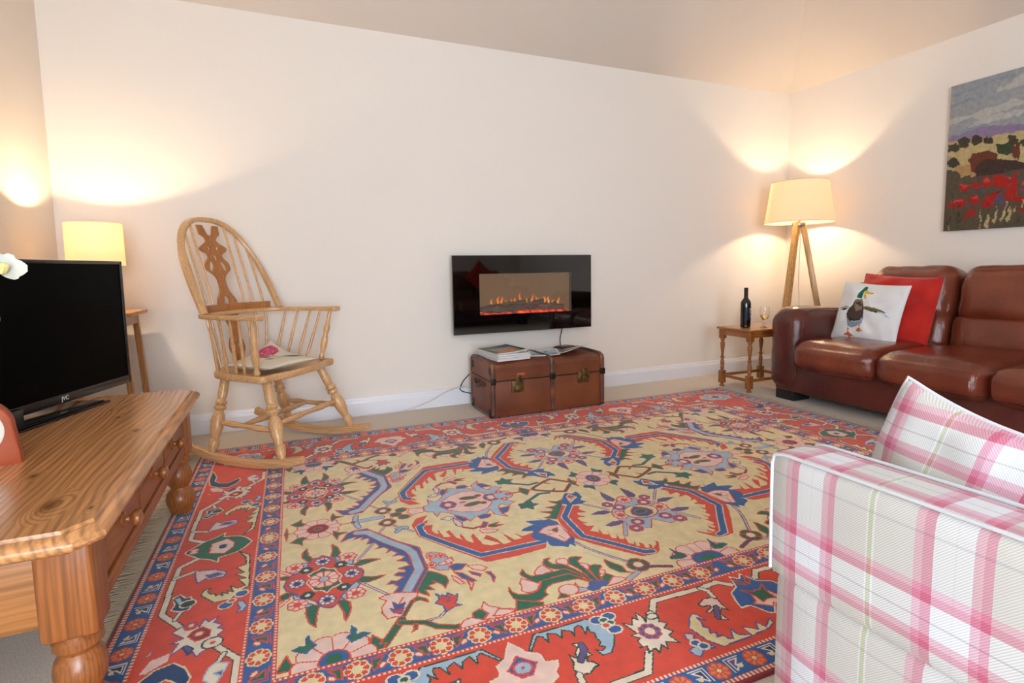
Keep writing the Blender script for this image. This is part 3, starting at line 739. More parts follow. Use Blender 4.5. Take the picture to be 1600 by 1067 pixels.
CODE = 'crdblgpvwnktoUEKTFRHMXxVABZQqDGYONLsWijJ'       # colour numbers used by the pattern shapes
def draw_shapes(R, shapes, tf=lambda p: p):
    for f in shapes:
        pairs = lambda k: [tf((f[i], f[i + 1])) for i in range(k, len(f), 2)]
        if f[0] == 1: R.poly(pairs(3), CODE[f[1]], CODE[f[2]])
        elif f[0] == 2:
            c, e, w = CODE[f[1]], CODE[f[2]], f[3]
            if e != c: R.stroke(pairs(4), w + 7, e)
            R.stroke(pairs(4), w - (1 if e == c else 0), c)
        elif f[0] == 3:
            for (x, y) in pairs(7): R.flower(x, y, f[4], f[5], CODE[f[1]], CODE[f[2]], CODE[f[3]], f[6])
        elif f[0] == 4:
            for (x, y) in pairs(6): R.ell(x, y, f[3], f[4], f[5], CODE[f[1]], CODE[f[2]])
def split_shapes(S):
    out = [[]]
    for f in S:
        if f[0] == 0: out.append([])
        else: out[-1].append(f)
    return out

RF, RG, RB = 1290, 745, 440        # half field length, half field width, border width (mm)
def rug_quarter(step=3.0):
    R = Raster(-RF - RB, -RG - RB, 0, 0, step)
    X, Y = np.meshgrid(R.x0 + (np.arange(R.nx) + .5) * step, R.y0 + (np.arange(R.ny) + .5) * step)
    dU = -RF - X; dV = -RG - Y; d = np.maximum(dU, dV); along = np.where(dU > dV, Y, X)
    K = RUG_KEYS.index
    field, near, left = split_shapes(RUG_SHAPES)
    R.a[:] = K('c')
    R.clip = d < 0
    draw_shapes(R, field)
    # the red main border
    main = (d >= 86) & (d < 348)
    R.a[main] = K('r')
    R.clip = main & (dV >= dU)
    nl = near
    mx = -745                                     # the palmette about which the border flowers mirror
    draw_shapes(R, nl, lambda p: (2 * mx - p[0], p[1]))
    R.clip = main & (dV >= dU) & (X > mx)
    R.a[R.clip] = K('r'); draw_shapes(R, nl)
    R.clip = main & (dU > dV)
    draw_shapes(R, left)
    R.clip = main
    cx, cy = -RF - 215, -RG - 215                 # corner palmette
    R.poly([(cx + 100 * math.cos(t) * (1 + .1 * math.cos(8 * t)), cy + 80 * math.sin(t) * (1 + .1 * math.cos(8 * t)))
            for t in [i * math.pi / 24 for i in range(48)]], 'l', 'w', 8)
    R.flower(cx, cy, 8, 58, 'p', 'v', 'n', .35)
    R.clip = None
    # guard bands
    for (a, b, col) in ((10, 78, 'b'), (357, 416, 'b'), (428, 441, 'd')):
        R.a[(d >= a) & (d < b)] = K(col)
    for (a, b) in ((0, 10), (78, 88), (346, 357), (416, 428)):
        m = (d >= a) & (d < b)
        R.a[m] = K('r'); R.a[m & ((along // 6).astype(int) % 2 == 0) & (d > a + 1) & (d < b - 1)] = K('w')
    def guard(mid, half, pitch, start, horiz, inner):
        n = 1; s = start + pitch
        lim = (RF if horiz else RG) + mid
        while s > -lim - 20:
            f = (lambda t, o: (t, -RG - mid - o)) if horiz else (lambda t, o: (-RF - mid - o, t))
            x, y = f(s, 0)
            if s > 0: x = 999
            if inner: R.flower(x, y, 8, half, 'r', 'c', 'c', .3)
            else: R.flower(x, y, 8, half, 'o', 'r', 'c', .2)
            m = s - pitch / 2; sg = 1 if n % 2 else -1
            w = half * .62
            gc, oc = ('g', 'r') if inner else ('v' if n % 2 else 'n', 'w')
            if m > -lim:
                R.poly([f(m - w * .8 * sg, -w), f(m - w * .8 * sg, w), f(m + w * .1 * sg, w * .2), f(m - w * .2 * sg, w * .0), f(m + w * .7 * sg, -w)], gc, oc, 4)
                R.stroke([f(m - w * 1.25 * sg, w * 1.2), f(m - w * 1.25 * sg, -w * 1.25), f(m + w * 1.1 * sg, -w * 1.35)], 3.6, oc if inner else 'w')
                q = f(m + w * .35 * sg, w * .35)
                R.ell(q[0], q[1], 11, 7, 40 * sg, 'w' if inner else 'c', 'r' if inner else 'c', 4)
            s -= pitch; n += 1
    R.clip = (d >= 10) & (d < 78) & (dV >= dU); guard(44, 33, 102.5, -85, True, True)
    R.clip = (d >= 10) & (d < 78) & (dU > dV); guard(44, 33, 128, -10, False, True)
    R.clip = (d >= 357) & (d < 416) & (dV >= dU); guard(386, 28, 108, -110, True, False)
    R.clip = (d >= 357) & (d < 416) & (dU > dV); guard(386, 28, 125, -2, False, False)
    return R.a

ART_SHAPES = [
(1,13,13,-4,637,102,649,152,660,250,654,406,634,519,625,530,434,1,540),
(1,14,14,3,606,84,594,156,590,234,595,329,590,409,588,522,572,539,284,11,344),
(1,15,15,4,587,36,593,64,569,71,544,45,531,7,539),
(1,15,15,57,600,77,619,103,623,127,596,127,561,97,538,64,563),
(1,15,15,136,589,154,619,179,619,195,598,192,559,158,549,139,565),
(1,15,15,196,581,220,599,249,586,254,557,227,546,202,554),
(1,15,15,322,553,339,577,366,571,391,538,388,511,333,517),
(1,15,15,9,490,41,493,69,466,82,434,39,430,7,436),
(1,14,14,2,515,108,536,208,538,286,522,279,484,161,490,100,484,25,489),
(1,16,16,29,414,113,441,165,414,169,349,75,364),
(1,17,17,271,531,332,529,361,512,364,456,318,459,279,478),
(1,17,17,390,478,415,478,528,466,533,380,393,417),
(1,18,18,127,456,141,494,190,508,239,503,280,467,292,425,265,385,208,360,157,380),
(1,19,19,165,414,223,449,291,437,420,401,532,402,540,263,170,331),
(1,18,18,352,502,413,522,525,519,529,455,417,456,384,419,360,446),
(1,20,20,-4,419,62,402,86,356,268,339,422,357,535,348,558,-49,-15,-11),
(1,21,21,74,286,104,312,141,294,138,259,96,259),
(1,21,21,147,282,171,308,202,285,194,257),
(1,21,21,201,315,229,333,259,317,272,270,233,258,208,279),
(1,21,21,264,316,296,345,325,329,346,292,381,320,401,284,394,241,339,249,282,262),
(1,21,21,8,198,51,205,88,218,125,202,122,160,87,140,21,165),
(1,21,21,141,206,175,225,207,191,179,160,147,175),
(1,21,21,209,162,245,216,302,237,331,216,278,154,240,129),
(1,21,21,339,249,403,251,429,236,432,191,390,152,343,169),
(1,21,21,124,124,170,131,192,111,167,90,136,99),
(1,21,21,102,84,131,99,147,80,127,67),
(1,21,21,415,105,435,136,464,111,437,92),
(1,21,21,380,331,423,346,535,337,540,263,427,280),
(1,21,21,457,232,542,230,546,155,461,155),
(1,22,22,83,303,120,306,133,290,100,282),
(1,22,22,215,318,249,321,255,301,221,300),
(1,22,22,335,316,372,313,364,295),
(1,22,22,30,201,104,208,100,189,42,181),
(1,22,22,156,206,186,218,195,197),
(1,23,23,277,177,304,208,342,192,335,148,288,147),
(1,23,23,406,195,431,197,434,158,412,166),
(1,23,23,196,257,219,260,225,230),
(1,14,14,236,31,253,88,268,69,265,11,247,1),
(1,14,14,284,50,293,141,304,117,295,26),
(1,14,14,350,56,373,132,380,86,360,43),
(1,14,14,384,97,412,161,418,138,394,85),
(1,14,14,322,47,337,113,347,101,337,34),
(2,15,15,8,32,256,81,44),
(2,14,14,5,211,127,217,9),
(0,),
(1,26,26,208,433,228,529,282,590,310,694,412,705,463,606,499,476,502,386,397,317,306,309,238,360),
(1,27,27,309,586,319,679,407,697,432,632,457,530,366,487,330,543),
(1,26,26,320,634,385,672,437,603,401,583),
(1,28,28,235,375,306,309,398,309,482,353,514,433,506,297,437,240,352,202,281,228),
(1,29,29,296,369,393,339,464,380,482,353,397,317,318,319),
(1,30,30,322,718,322,772,330,834,354,882,379,930,416,941,437,912,428,874,395,840,399,780,397,719),
(1,8,8,321,726,401,719,400,701,321,703),
(1,31,31,392,855,428,874,485,849,553,833,518,807,453,808,416,797),
(1,31,31,416,797,457,786,482,721,456,718,422,760),
(1,32,32,525,841,555,837,523,815),
(1,32,32,423,790,444,785,452,740),
(1,33,33,455,575,519,583,612,580,721,557,812,525,808,510,699,532,624,515,543,526,488,541),
(1,34,34,454,582,530,596,637,587,746,560,812,525,735,552,613,573),
(1,29,29,622,522,700,525,743,509,679,500),
(1,35,35,741,516,825,491,900,437,859,446,787,479),
(1,34,34,222,559,144,556,96,534,73,475,95,502,135,531,225,541),
(1,29,29,214,530,150,526,91,486,156,487,203,518),
(1,32,32,476,277,469,208,480,203,494,272),
(1,32,32,287,198,306,125,323,128,310,199),
(1,32,32,431,164,455,213,487,219,548,170,509,170,480,145),
(1,32,32,242,66,300,124,326,129,416,62,363,67,349,34,311,64)
]

COLS = np.array([hexc(RUG_COL[k]) for k in RUG_KEYS], np.float32)
RK = RUG_KEYS.index
# ------------------------------------------------------------------ rug
def build_rug():
    q = rug_quarter(3.0)
    full = np.block([[q, q[:, ::-1]], [q[::-1], q[::-1, ::-1]]])
    ny, nx = full.shape
    U = np.linspace(-(RF + RB), RF + RB, nx + 1) / 1000; V = np.linspace(-(RG + RB), RG + RB, ny + 1) / 1000
    # a hand-knotted rug is never quite even: borders and field differ a little from side to side
    x = np.interp(U, [-1.73, -1.29, 0, 1.29, 1.73], [-.495, -.085, 1.205, 2.54, 3.035])
    y = np.interp(V, [-1.185, -.745, 0, .745, 1.185], [.862, 1.300, 2.045, 2.775, 3.225])
    X, Y = np.meshgrid(x, y); a = -.017063
    XW = X * math.cos(a) - Y * math.sin(a); YW = X * math.sin(a) + Y * math.cos(a)
    ex = np.minimum(np.minimum(np.arange(nx + 1), nx - np.arange(nx + 1))[None, :], np.minimum(np.arange(ny + 1), ny - np.arange(ny + 1))[:, None])
    Z = np.where(ex == 0, .001, .006)
    me = grid_mesh('area_rug', XW, YW, Z, full, COLS)
    M = attr_mat('rug_wool', .95, .16, 26, .35, sheen=.25)
    rug = link_mesh(me, M.m)
    tag(rug, 'large patterned wool rug, cream floral field in red and blue borders, on the carpet', 'rug')
    # fringes on the two short ends
    b = BM(); rnd = random.Random(3)
    for (u, s) in ((-.495, -1), (3.035, 1)):
        v = .87
        while v < 3.22:
            L = rnd.uniform(.05, .085); w = rnd.uniform(-.018, .018); hw = .0022
            pts = []
            for k in range(4):
                t = k / 3; uu = u + s * L * t; vv = v + w * t * t
                pts.append((uu, vv, .006 * (1 - t) + .0025 + .003 * math.sin(t * 5 + v * 40) * t))
            P = [Vector((p[0] * math.cos(a) - p[1] * math.sin(a), p[0] * math.sin(a) + p[1] * math.cos(a), max(.0022, p[2]))) for p in pts]
            sweep(b, P, hw, .0014, 4)
            v += rnd.uniform(.006, .010)
    f = obj('fringe', b, fabric('fringe_cotton', 'CDBBA0', 1, 300, .1), rug, label='cream cotton fringe on the short ends'); f['kind'] = 'stuff'
build_rug()

# ------------------------------------------------------------------ pine table
KNOTS = [(.216, -.509, .485, .022), (.116, -.288, .485, .011), (.298, -.557, .485, .006), (.248, .05, .485, .012), (.156, .253, .485, .008), (.03, -.30, .485, .007), (.107, .386, .485, .007), (-.10, -.40, .485, .014), (-.2, .3, .485, .016)]
m_pine_top = wood('pine_top', 'DE9C62', 'B8743C', 1, .25, 1.0, ('6A3818', KNOTS), .4, .5)
m_pine = wood('pine_leg', 'A8632F', '84461E', 2, .35, 1.5, 0, .25, .35)
m_pine_y = wood('pine_rail', 'A05E2C', '7E401A', 1, .35, 1.4, 0, .25, .35)
m_pine_x = wood('pine_end_rail', 'BC7C44', '945628', 0, .35, 1.2, 0, .25, .35)
def build_table():
    x0, x1, y0, y1, zt = -1.02, -.335, 1.175, 2.535, .485
    t = empty('coffee_table', ((x0 + x1) / 2, (y0 + y1) / 2, 0), 0, 'long pine table with turned legs and small drawers, the television on it', 'table')
    cx, cy = (x0 + x1) / 2, (y0 + y1) / 2
    def oct_(ins, z, ch=.05):
        a, c, d, e = x0 + ins - cx, x1 - ins - cx, y0 + ins - cy, y1 - ins - cy; ch = ch * .8
        return [(a + ch, d, z), (c - ch, d, z), (c, d + ch, z), (c, e - ch, z), (c - ch, e, z), (a + ch, e, z), (a, e - ch, z), (a, d + ch, z)]
    b = BM(); R = []
    prof = [(.03, .442), (.014, .443), (.004, .450), (0, .458), (.002, .468), (.010, .476), (.018, .4795), (.0205, .478), (.0225, .478), (.025, .485)]
    for ins, z in prof: R.append([b.verts.new(p) for p in oct_(ins, z)])
    for k in range(len(R) - 1):
        for j in range(8): b.faces.new((R[k][j], R[k][(j + 1) % 8], R[k + 1][(j + 1) % 8], R[k + 1][j]))
    b.faces.new(R[0][::-1]); b.faces.new(R[-1])
    obj('tabletop', b, m_pine_top, t)
    h = .0475; fx = x1 - .037 - h; bx = x0 + .037 + h; fy = y0 + .075 + h; by = y1 - .055 - h
    foot = [(.030, 0), (.036, .006), (.040, .02), (.049, .045), (.052, .065), (.046, .088), (.034, .102), (.031, .112), (.036, .118), (.044, .135), (.0465, .16), (.042, .182), (.032, .198), (.034, .203), (.043, .212), (.043, .226), (.034, .236), (.030, .244)]
    for (lx, ly) in ((fx, fy), (fx, by), (bx, fy), (bx, by)):
        up = .0065 if lx == fx else 0; b = BM(); lathe(b, [(r_, max(z_, up + .4 * z_ if z_ < .01 else z_)) for r_, z_ in foot], 28)
        box(b, (0, 0, .341), (2 * h, 2 * h, .202), .011, 3)
        obj('leg', b, m_pine, t, (lx - cx, ly - cy, 0))
    # end rails and long rails
    for yy in (fy, by):
        b = BM(); box2(b, (bx + h - cx, yy - .012 - cy, .26), (fx - h - cx, yy + .022 - cy, .442), .002); obj('apron', b, m_pine_x, t)
    for xx, s in ((fx, 1), (bx, -1)):
        b = BM(); xo = xx + s * (h - .012)
        box2(b, (xo - s * .02 - cx, fy + h - cy, .26), (xo - s * .005 - cx, by - h - cy, .442))
        box2(b, (xo - s * .02 - cx, fy + h - cy, .255), (xo - cx, by - h - cy, .292), .004)
        box2(b, (xo - s * .02 - cx, fy + h - cy, .292), (xo + s * .006 - cx, by - h - cy, .302), .004)
        box2(b, (xo - s * .02 - cx, fy + h - cy, .43), (xo - cx, by - h - cy, .443), .002)
        obj('rail', b, m_pine_y, t)
    ys = [fy + h + .02, 1.675, 2.0, by - h - .02]; kn = [1.51, 1.83, 2.13]
    for k in range(3):
        a, c = ys[k] + .008, ys[k + 1] - .008; xo = fx + h - .012
        b = BM(); box2(b, (xo - .3 - cx, a - cy, .308), (xo + .002 - cx, c - cy, .428), .004)
        d = obj('drawer', b, m_pine_y, t)
        b = BM(); lathe(b, [(.019, 0), (.019, .004), (.009, .008), (.008, .014), (.017, .022), (.0195, .030), (.017, .037), (.008, .041)], 20, Matrix.Rotation(math.pi / 2, 4, 'Y'))
        obj('knob', b, m_pine, d, (xo + .002 - cx, kn[k] - cy, .368))
    return t
build_table()

# ------------------------------------------------------------------ television
def build_tv():
    d = Vector((.344, .939, 0)); n = Vector((.939, -.344, 0))       # along the screen, towards the room
    W, H, z0 = .90, .495, .512
    R = Vector((-.604, 2.641, 0)); C = R - d * W / 2
    t = empty('television', (C.x, C.y, .485), math.atan2(d.y, d.x), 'flat black television with a blank screen standing on the pine table', 'television')
    zb = z0 - .485
    blk = plain('gloss_black_plastic', '0A0A0B', .18); brd = plain('tv_bezel', '1C1B1B', .22, Specular_IOR_Level=.6); sc = plain('tv_screen', '000000', .35, Specular_IOR_Level=.05)
    # local x along the screen, local -y faces the room
    b = BM(); box2(b, (-W / 2, .003, zb), (W / 2, .035, zb + H), .006); box2(b, (-W * .3, .03, zb + .06), (W * .3, .06, zb + H * .7), .012)
    obj('housing', b, blk, t)
    b = BM(); fr = .013; bt = .032
    box2(b, (-W / 2, -.008, zb), (W / 2, .004, zb + bt), .002); box2(b, (-W / 2, -.008, zb + H - fr), (W / 2, .004, zb + H), .002)
    box2(b, (-W / 2, -.008, zb), (-W / 2 + fr, .004, zb + H), .002); box2(b, (W / 2 - fr, -.008, zb), (W / 2, .004, zb + H), .002)
    z = obj('bezel', b, brd, t)
    obj('logo', text_bm('JVC', .021, .0006), plain('logo_silver', 'D0CCC8', .4), z, (.097, -.0088, zb + bt * .5), (math.pi / 2, 0, 0), False)
    b = BM(); box2(b, (-W / 2 + fr, -.0035, zb + bt), (W / 2 - fr, .003, zb + H - fr)); obj('screen', b, sc, t, smooth=False)
    b = BM(); box2(b, (-.215, -.085, 0), (.215, .085, .008), .003); box2(b, (-.20, -.072, .008), (.20, .07, .012), .003)
    st = obj('stand', b, blk, t)
    b = BM(); box2(b, (-.26, -.03, .0), (-.09, .02, zb + .03), .006); box2(b, (-.2, .0, .01), (-.1, .02, zb + .1), .004)
    st.location.x = -.007; obj('neck', b, blk, st)
build_tv()

# ------------------------------------------------------------------ small orange clock at the near end of the table
def build_clock():
    k_ = 1.22
    t = empty('mantel_clock', (-.716, 1.70, .4855), math.radians(14), 'small rounded orange-brown desk clock with a pale face beside the television', 'clock')
    out = []
    for k in range(33):
        a = math.pi * k / 32; out.append((.058 * k_ * math.cos(a), (.085 + .058 * math.sin(a)) * k_ - .012))
    out = [(.066 * k_, 0)] + [(.064 * k_, .03)] + out + [(-.064 * k_, .03), (-.066 * k_, 0)]
    b = flat_shape([out], .05, .006)
    o = obj('case', b, Mat('orange_wood', 'AC4C24', .45).m, t, (0, 0, 0), (math.pi / 2, 0, 0))
    b = BM(); lathe(b, [(.0, 0), (.060, 0), (.060, .003), (.0, .0035)], 40); obj('dial', b, plain('clock_face', 'E2DACB', .4), t, (0, -.0255, .090), (math.pi / 2, 0, 0))
    b = BM(); box(b, (0, 0, .012), (.003, .001, .026)); box(b, (.010, 0, .004), (.02, .001, .003)); obj('hands', b, plain('clock_hands', '2A2624', .4), t, (0, -.0295, .090))
build_clock()

# ------------------------------------------------------------------ orchid at the near left
def build_orchid():
    px, py = -.80, 1.30
    t = empty('potted_orchid', (px, py, .485), 0, 'white moth orchid whose blooms hang in front of the television at the left edge', 'plant')
    b = BM(); lathe(b, [(.0, 0), (.045, 0), (.05, .01), (.062, .11), (.066, .115), (.066, .122), (.058, .122), (.055, .1), (0, .1)], 28)
    obj('pot', b, plain('white_ceramic', 'E6E2DC', .25), t)
    gr = Mat('orchid_leaf', '3E6A34', .4).m; st = Mat('orchid_stem', '6E7A3A', .5).m
    for k, (a, L) in enumerate(((.3, .2), (1.7, .18), (3.2, .22), (4.6, .19))):
        b = BM(); rows = []
        for i in range(11):
            s = i / 10; r = L * s; z = .12 + .07 * math.sin(s * 2.2) - .05 * s * s; w = .03 * math.sin(math.pi * (.12 + .88 * s)) ** .6
            c = Vector((r * math.cos(a), r * math.sin(a), z)); q = Vector((-math.sin(a), math.cos(a), 0))
            rows.append([b.verts.new(c + q * w * j + Vector((0, 0, .008 * abs(j) + dz))) for dz in (0, .002) for j in (-1, -.5, 0, .5, 1)])
        for i in range(10):
            for j in range(4):
                b.faces.new((rows[i][j], rows[i][j + 1], rows[i + 1][j + 1], rows[i + 1][j])); b.faces.new((rows[i][j + 5], rows[i + 1][j + 5], rows[i + 1][j + 6], rows[i][j + 6]))
        obj('leaf', b, gr, t)
    tips = [Vector((-.442, 1.2, .966)) - Vector((px, py, .485)), Vector((-.505, 1.25, .866)) - Vector((px, py, .485))]
    path = smoothpath([(0, 0, .1), (.02, -.01, .3), (.08, -.02, .47), (.19, -.04, .545), (.30, -.06, .54), (.345, -.075, .50)], 8)
    b = BM(); sweep(b, path, .0028, n=8); obj('stem', b, st, t)
    M = Mat('orchid_petal', 'FFFEF4', .5); g = M.n('ShaderNodeTexCoord')
    pm = M.m; lipm = Mat('orchid_lip', 'E4D48C', .5).m
    def petal(b, L, wd, ang, cup, tw=0):
        R = Matrix.Rotation(ang, 4, 'Z')
        rows = []
        for i in range(9):
            s = i / 8; w = wd * max(.12, math.sin(math.pi * min(1, .08 + .90 * s) ** .9)) ** .55
            rows.append([b.verts.new(R @ Vector((w * j, L * s, cup * (s * s) + .15 * w * abs(j) ** 2 * (1 if cup > 0 else -1)))) for j in (-1, -.5, 0, .5, 1)])
        for i in range(8):
            for j in range(4): b.faces.new((rows[i][j], rows[i][j + 1], rows[i + 1][j + 1], rows[i + 1][j]))
    def bloom(pos, rot, s):
        E = Matrix.Translation(pos) @ rot.to_matrix().to_4x4() @ Matrix.Scale(s, 4)
        b = BM()
        for ang, L, w in ((0, .036, .015), (2.2, .034, .014), (-2.2, .034, .014)): petal(b, L, w, ang, .006)
        for ang in (1.25, -1.25): petal(b, .037, .024, ang, .010)
        bmesh.ops.solidify(b, geom=b.faces[:], thickness=.0012)
        f = obj('flower', b, pm, t); f.matrix_basis = E
        b = BM(); soft(b, (0, -.008, .010), (.009, .012, .007), .006, (0, 0, 0), 5); soft(b, (0, -.018, .014), (.005, .008, .004), .004, (0, 0, 0), 4)
        l = obj('lip', b, lipm, f, label='yellow lip of the bloom')
    from mathutils import Euler
    bloom(tips[0], Euler((.95, .45, .35)), .82)
    bloom(tips[1], Euler((1.35, -.2, .6)), .85)
    for p in tips:
        b = BM(); q = p + Vector((-.02, .01, .035)) ; sweep(b, smoothpath([q + Vector((-.02, .01, .015)), q, p], 4), .0018, n=6); obj('flower_stalk', b, st, t)
build_orchid()

# ------------------------------------------------------------------ corner stand and small lamp behind the television
m_oak = wood('light_oak', 'C48A52', '9C6432', 2, .4, 1.5)
m_oak_y = wood('light_oak_top', 'C48A52', '9C6432', 1, .4, 1.5)
def build_stand():
    cx, cy, zt = -.875, 3.34, .765
    t = empty('lamp_stand', (cx, cy, 0), 0, 'small wooden stand with splayed legs in the left corner, carrying the lamp', 'stand')
    b = BM(); box(b, (0, 0, zt - .01), (.36, .36, .02), .004); obj('top', b, m_oak_y, t)
    b = BM()
    for s in (-1, 1):
        box(b, (0, s * .135, zt - .045), (.28, .015, .05)); box(b, (s * .135, 0, zt - .045), (.015, .28, .05))
    obj('apron', b, m_oak, t)
    for sx in (-1, 1):
        for sy in (-1, 1):
            b = BM(); sweep(b, [(sx * .130, sy * .130, zt - .02), (sx * .165, sy * .165, .0)], .014, .014, 8, square=True); obj('leg', b, m_oak, t)
build_stand()
def shade_mat(name, col, glow):
    """Thin fabric: passes light from the bulb inside."""
    M = Mat(name, col, .9); nt = M.t
    tr = M.n('ShaderNodeBsdfTranslucent'); tr.inputs[0].default_value = lin(glow); df = M.n('ShaderNodeBsdfDiffuse'); df.inputs[0].default_value = lin(col)
    mx = M.n('ShaderNodeMixShader'); mx.inputs[0].default_value = .45
    M.l(df.outputs[0], mx.inputs[1]); M.l(tr.outputs[0], mx.inputs[2]); M.l(mx.outputs[0], nt.nodes['Material Output'].inputs[0])
    return M.m
def lamp_light(parent, loc, power, col, r=.035):
    d = bpy.data.lights.new('bulb_light', 'POINT'); d.energy = power; d.color = col; d.shadow_soft_size = r
    o = bpy.data.objects.new('bulb_light', d); COL.objects.link(o); o.parent = parent; o.location = loc
    return o
def bulb(parent, loc, strength):
    M = Mat('lit_bulb', 'FFFFFF', .5); M.set('Emission Color', (1, .68, .36, 1)); M.set('Emission Strength', strength)
    b = BM(); lathe(b, [(.006, -.05), (.013, -.045), (.014, -.02), (.024, .0), (.029, .022), (.026, .042), (.014, .055), (.002, .058)], 18); o = obj('bulb', b, M.m, parent, loc)
    return o
WARM = (1, .74, .46)
def build_small_lamp():
    t = empty('table_lamp', (-.838, 3.25, .765), 0, 'small lit lamp with a pale drum shade glowing behind the television', 'lamp')
    sh = shade_mat('cream_shade', 'F4EAD6', 'FFF0D4')
    b = BM(); r = .116; z0, z1 = .235, .44
    lathe(b, [(r + .002, z0), (r, z1), (r - .002, z1), (r, z0), (r + .002, z0)], 48, caps=False); obj('shade', b, sh, t)
    b = BM(); lathe(b, [(0, 0), (.055, 0), (.06, .008), (.05, .02), (.03, .06), (.045, .11), (.04, .15), (.016, .19), (.012, .26), (0, .26)], 28); obj('base', b, plain('lamp_base_ceramic', 'D8C8AE', .3), t)
    b = BM()
    for k in range(3):
        a = k * 2.094; sweep(b, [(0, 0, .36), (r * math.cos(a), r * math.sin(a), .40)], .0012, n=5)
    sweep(b, [(0, 0, .25), (0, 0, .36)], .003, n=6)
    obj('shade_ring', b, plain('lamp_wire', 'B8B0A4', .3, Metallic=.9), t)
    bulb(t, (0, 0, .315), 3.0)
    lamp_light(t, (0, 0, .355), 44, WARM, .03)
build_small_lamp()

# ------------------------------------------------------------------ rocking chair
m_ash = wood('golden_ash', 'E2B07A', 'CC9258', 2, .32, 2.2, 0, .3, .25)
m_ash_x = wood('golden_ash_long', 'E2B07A', 'CC9258', 0, .32, 2.0, 0, .3, .25)
m_splat = wood('splat_wood', 'BA7638', '9C5C2A', 2, .35, 1.8, 0, .3, .35)
def build_rocker():
    s = .975
    t = empty('rocking_chair', (-.014 * s, 3.15 * s, .0065), math.radians(-40.2), 'tall hoop-backed wooden rocking chair with turned legs by the back wall', 'rocking chair')
    HW = .285
    # runners (rockers)
    def runz(x): return (x + .02) ** 2 / 2.3
    for sy in (-1, 1):
        b = BM(); x1 = .318; x0 = -.47
        P = [(x0 + (x1 - x0) * k / 26, sy * HW, runz(x0 + (x1 - x0) * k / 26) + .0215) for k in range(27)]
        sweep(b, P, .0165, .021, 12, square=True, taper=lambda q: 1 - .35 * max(0, q - .93) / .07)
        obj('rocker', b, m_ash_x, t)
    ft = [((.062, .205), (.200, HW)), ((-.225, .17), (-.225, HW - .002))]
    legp = [(.017, 0), (.022, .03), (.023, .24), (.019, .30), (.028, .33), (.029, .35), (.020, .37), (.028, .385), (.0295, .42), (.020, .44), (.018, .455), (.026, .49), (.0335, .58), (.030, .68), (.021, .78), (.017, .815), (.022, .83), (.0245, .86), (.022, .93), (.014, 1.0)]
    legs = {}
    for i, (top, bot) in enumerate(ft):
        for sy in (-1, 1):
            A = Vector((top[0], sy * top[1], .415)); B = Vector((bot[0], sy * bot[1], runz(bot[0]) + .036)); legs[i, sy] = (A, B)
            b = BM(); turned(b, A, B, legp, 20); obj('leg', b, m_ash, t)
    def on(i, sy, f): A, B = legs[i, sy]; return A.lerp(B, f)
    strp = [(.008, 0), (.010, .05), (.015, .22), (.017, .30), (.013, .42), (.0125, .5), (.013, .58), (.017, .70), (.015, .78), (.010, .95), (.008, 1)]
    for sy in (-1, 1):
        b = BM(); turned(b, on(1, sy, .60), on(0, sy, .64), strp, 14); obj('stretcher', b, m_ash_x, t)
    mids = [on(1, sy, .60).lerp(on(0, sy, .64), .42) for sy in (-1, 1)]
    b = BM(); turned(b, mids[0], mids[1], strp, 14); obj('stretcher', b, m_ash_x, t)
    b = BM(); turned(b, on(0, -1, .56), on(0, 1, .56), strp, 14); obj('stretcher', b, m_ash_x, t)
    # seat: saddle shaped plank
    def outline(k):
        pts = [(.135, 0), (.132, .12), (.108, .2), (.112, .262), (.085, .285), (-.02, .272), (-.14, .252), (-.25, .215), (-.31, .13), (-.325, 0)]
        full = pts + [(x, -y) for x, y in pts[-2:0:-1]]
        return full
    O = [Vector((x, y, 0)) for x, y in outline(0)]; O = smoothpath(O, 5, True)
    b = BM(); n = len(O); C = Vector((-.1, 0, 0)); rings = []
    zt, zb = .452, .415
    def dish(f, p): return -.014 * (1 - f ** 3) - .006 * (abs(p.y) > .05) * max(0, 1 - abs(f - .8) * 5) * (p.x > -.05)
    for (f, z) in ((.0001, zb), (.96, zb), (.99, zb + .004), (1, zb + .012), (1, zt - .009), (.985, zt - .002), (.955, zt)):
        rings.append([b.verts.new((C + (p - C) * f) + Vector((0, 0, z))) for p in O])
    for f in (.85, .7, .5, .3, .0001):
        rings.append([b.verts.new((C + (p - C) * f) + Vector((0, 0, zt + dish(f, p)))) for p in O])
    for i in range(len(rings) - 1):
        for k in range(n): b.faces.new((rings[i][k], rings[i][(k + 1) % n], rings[i + 1][(k + 1) % n], rings[i + 1][k]))
    bmesh.ops.remove_doubles(b, verts=b.verts[:], dist=2e-4)
    obj('seat', b, m_ash_x, t)
    # arm rail
    za = .735
    half = [(-.338, 0), (-.330, .09), (-.305, .18), (-.25, .25), (-.16, .285), (-.05, .300), (.05, .302), (.135, .296)]
    P = [(x, -y, za) for x, y in half[::-1]] + [(x, y, za) for x, y in half[1:]]
    P = smoothpath(P, 6)
    b = BM(); sweep(b, P, .026, .0115, 14, square=True, taper=lambda q: 1.0 + .28 * max(0, 1 - min(q, 1 - q) / .10) - (.45 if q in (0, 1) else 0))
    obj('arm', b, m_ash_x, t)
    Pc = [Vector(p) + Vector((0, 0, .026)) for p in P if abs(p[1]) < .235 and p[0] < -.2]
    b = BM(); sweep(b, Pc, .011, .022, 10, square=True); obj('arm_crest', b, m_splat, t)
    # bow
    bow = []
    for k in range(41):
        a = math.pi * k / 40; z = .745 + .492 * math.sin(a) ** .92; y = -.262 * math.copysign(abs(math.cos(a)) ** .72, math.cos(a)) * (1 + .05 * math.sin(2 * a) ** 2)
        x = -.235 - .235 * ((z - .745) / .492)
        bow.append(Vector((x, y, z)))
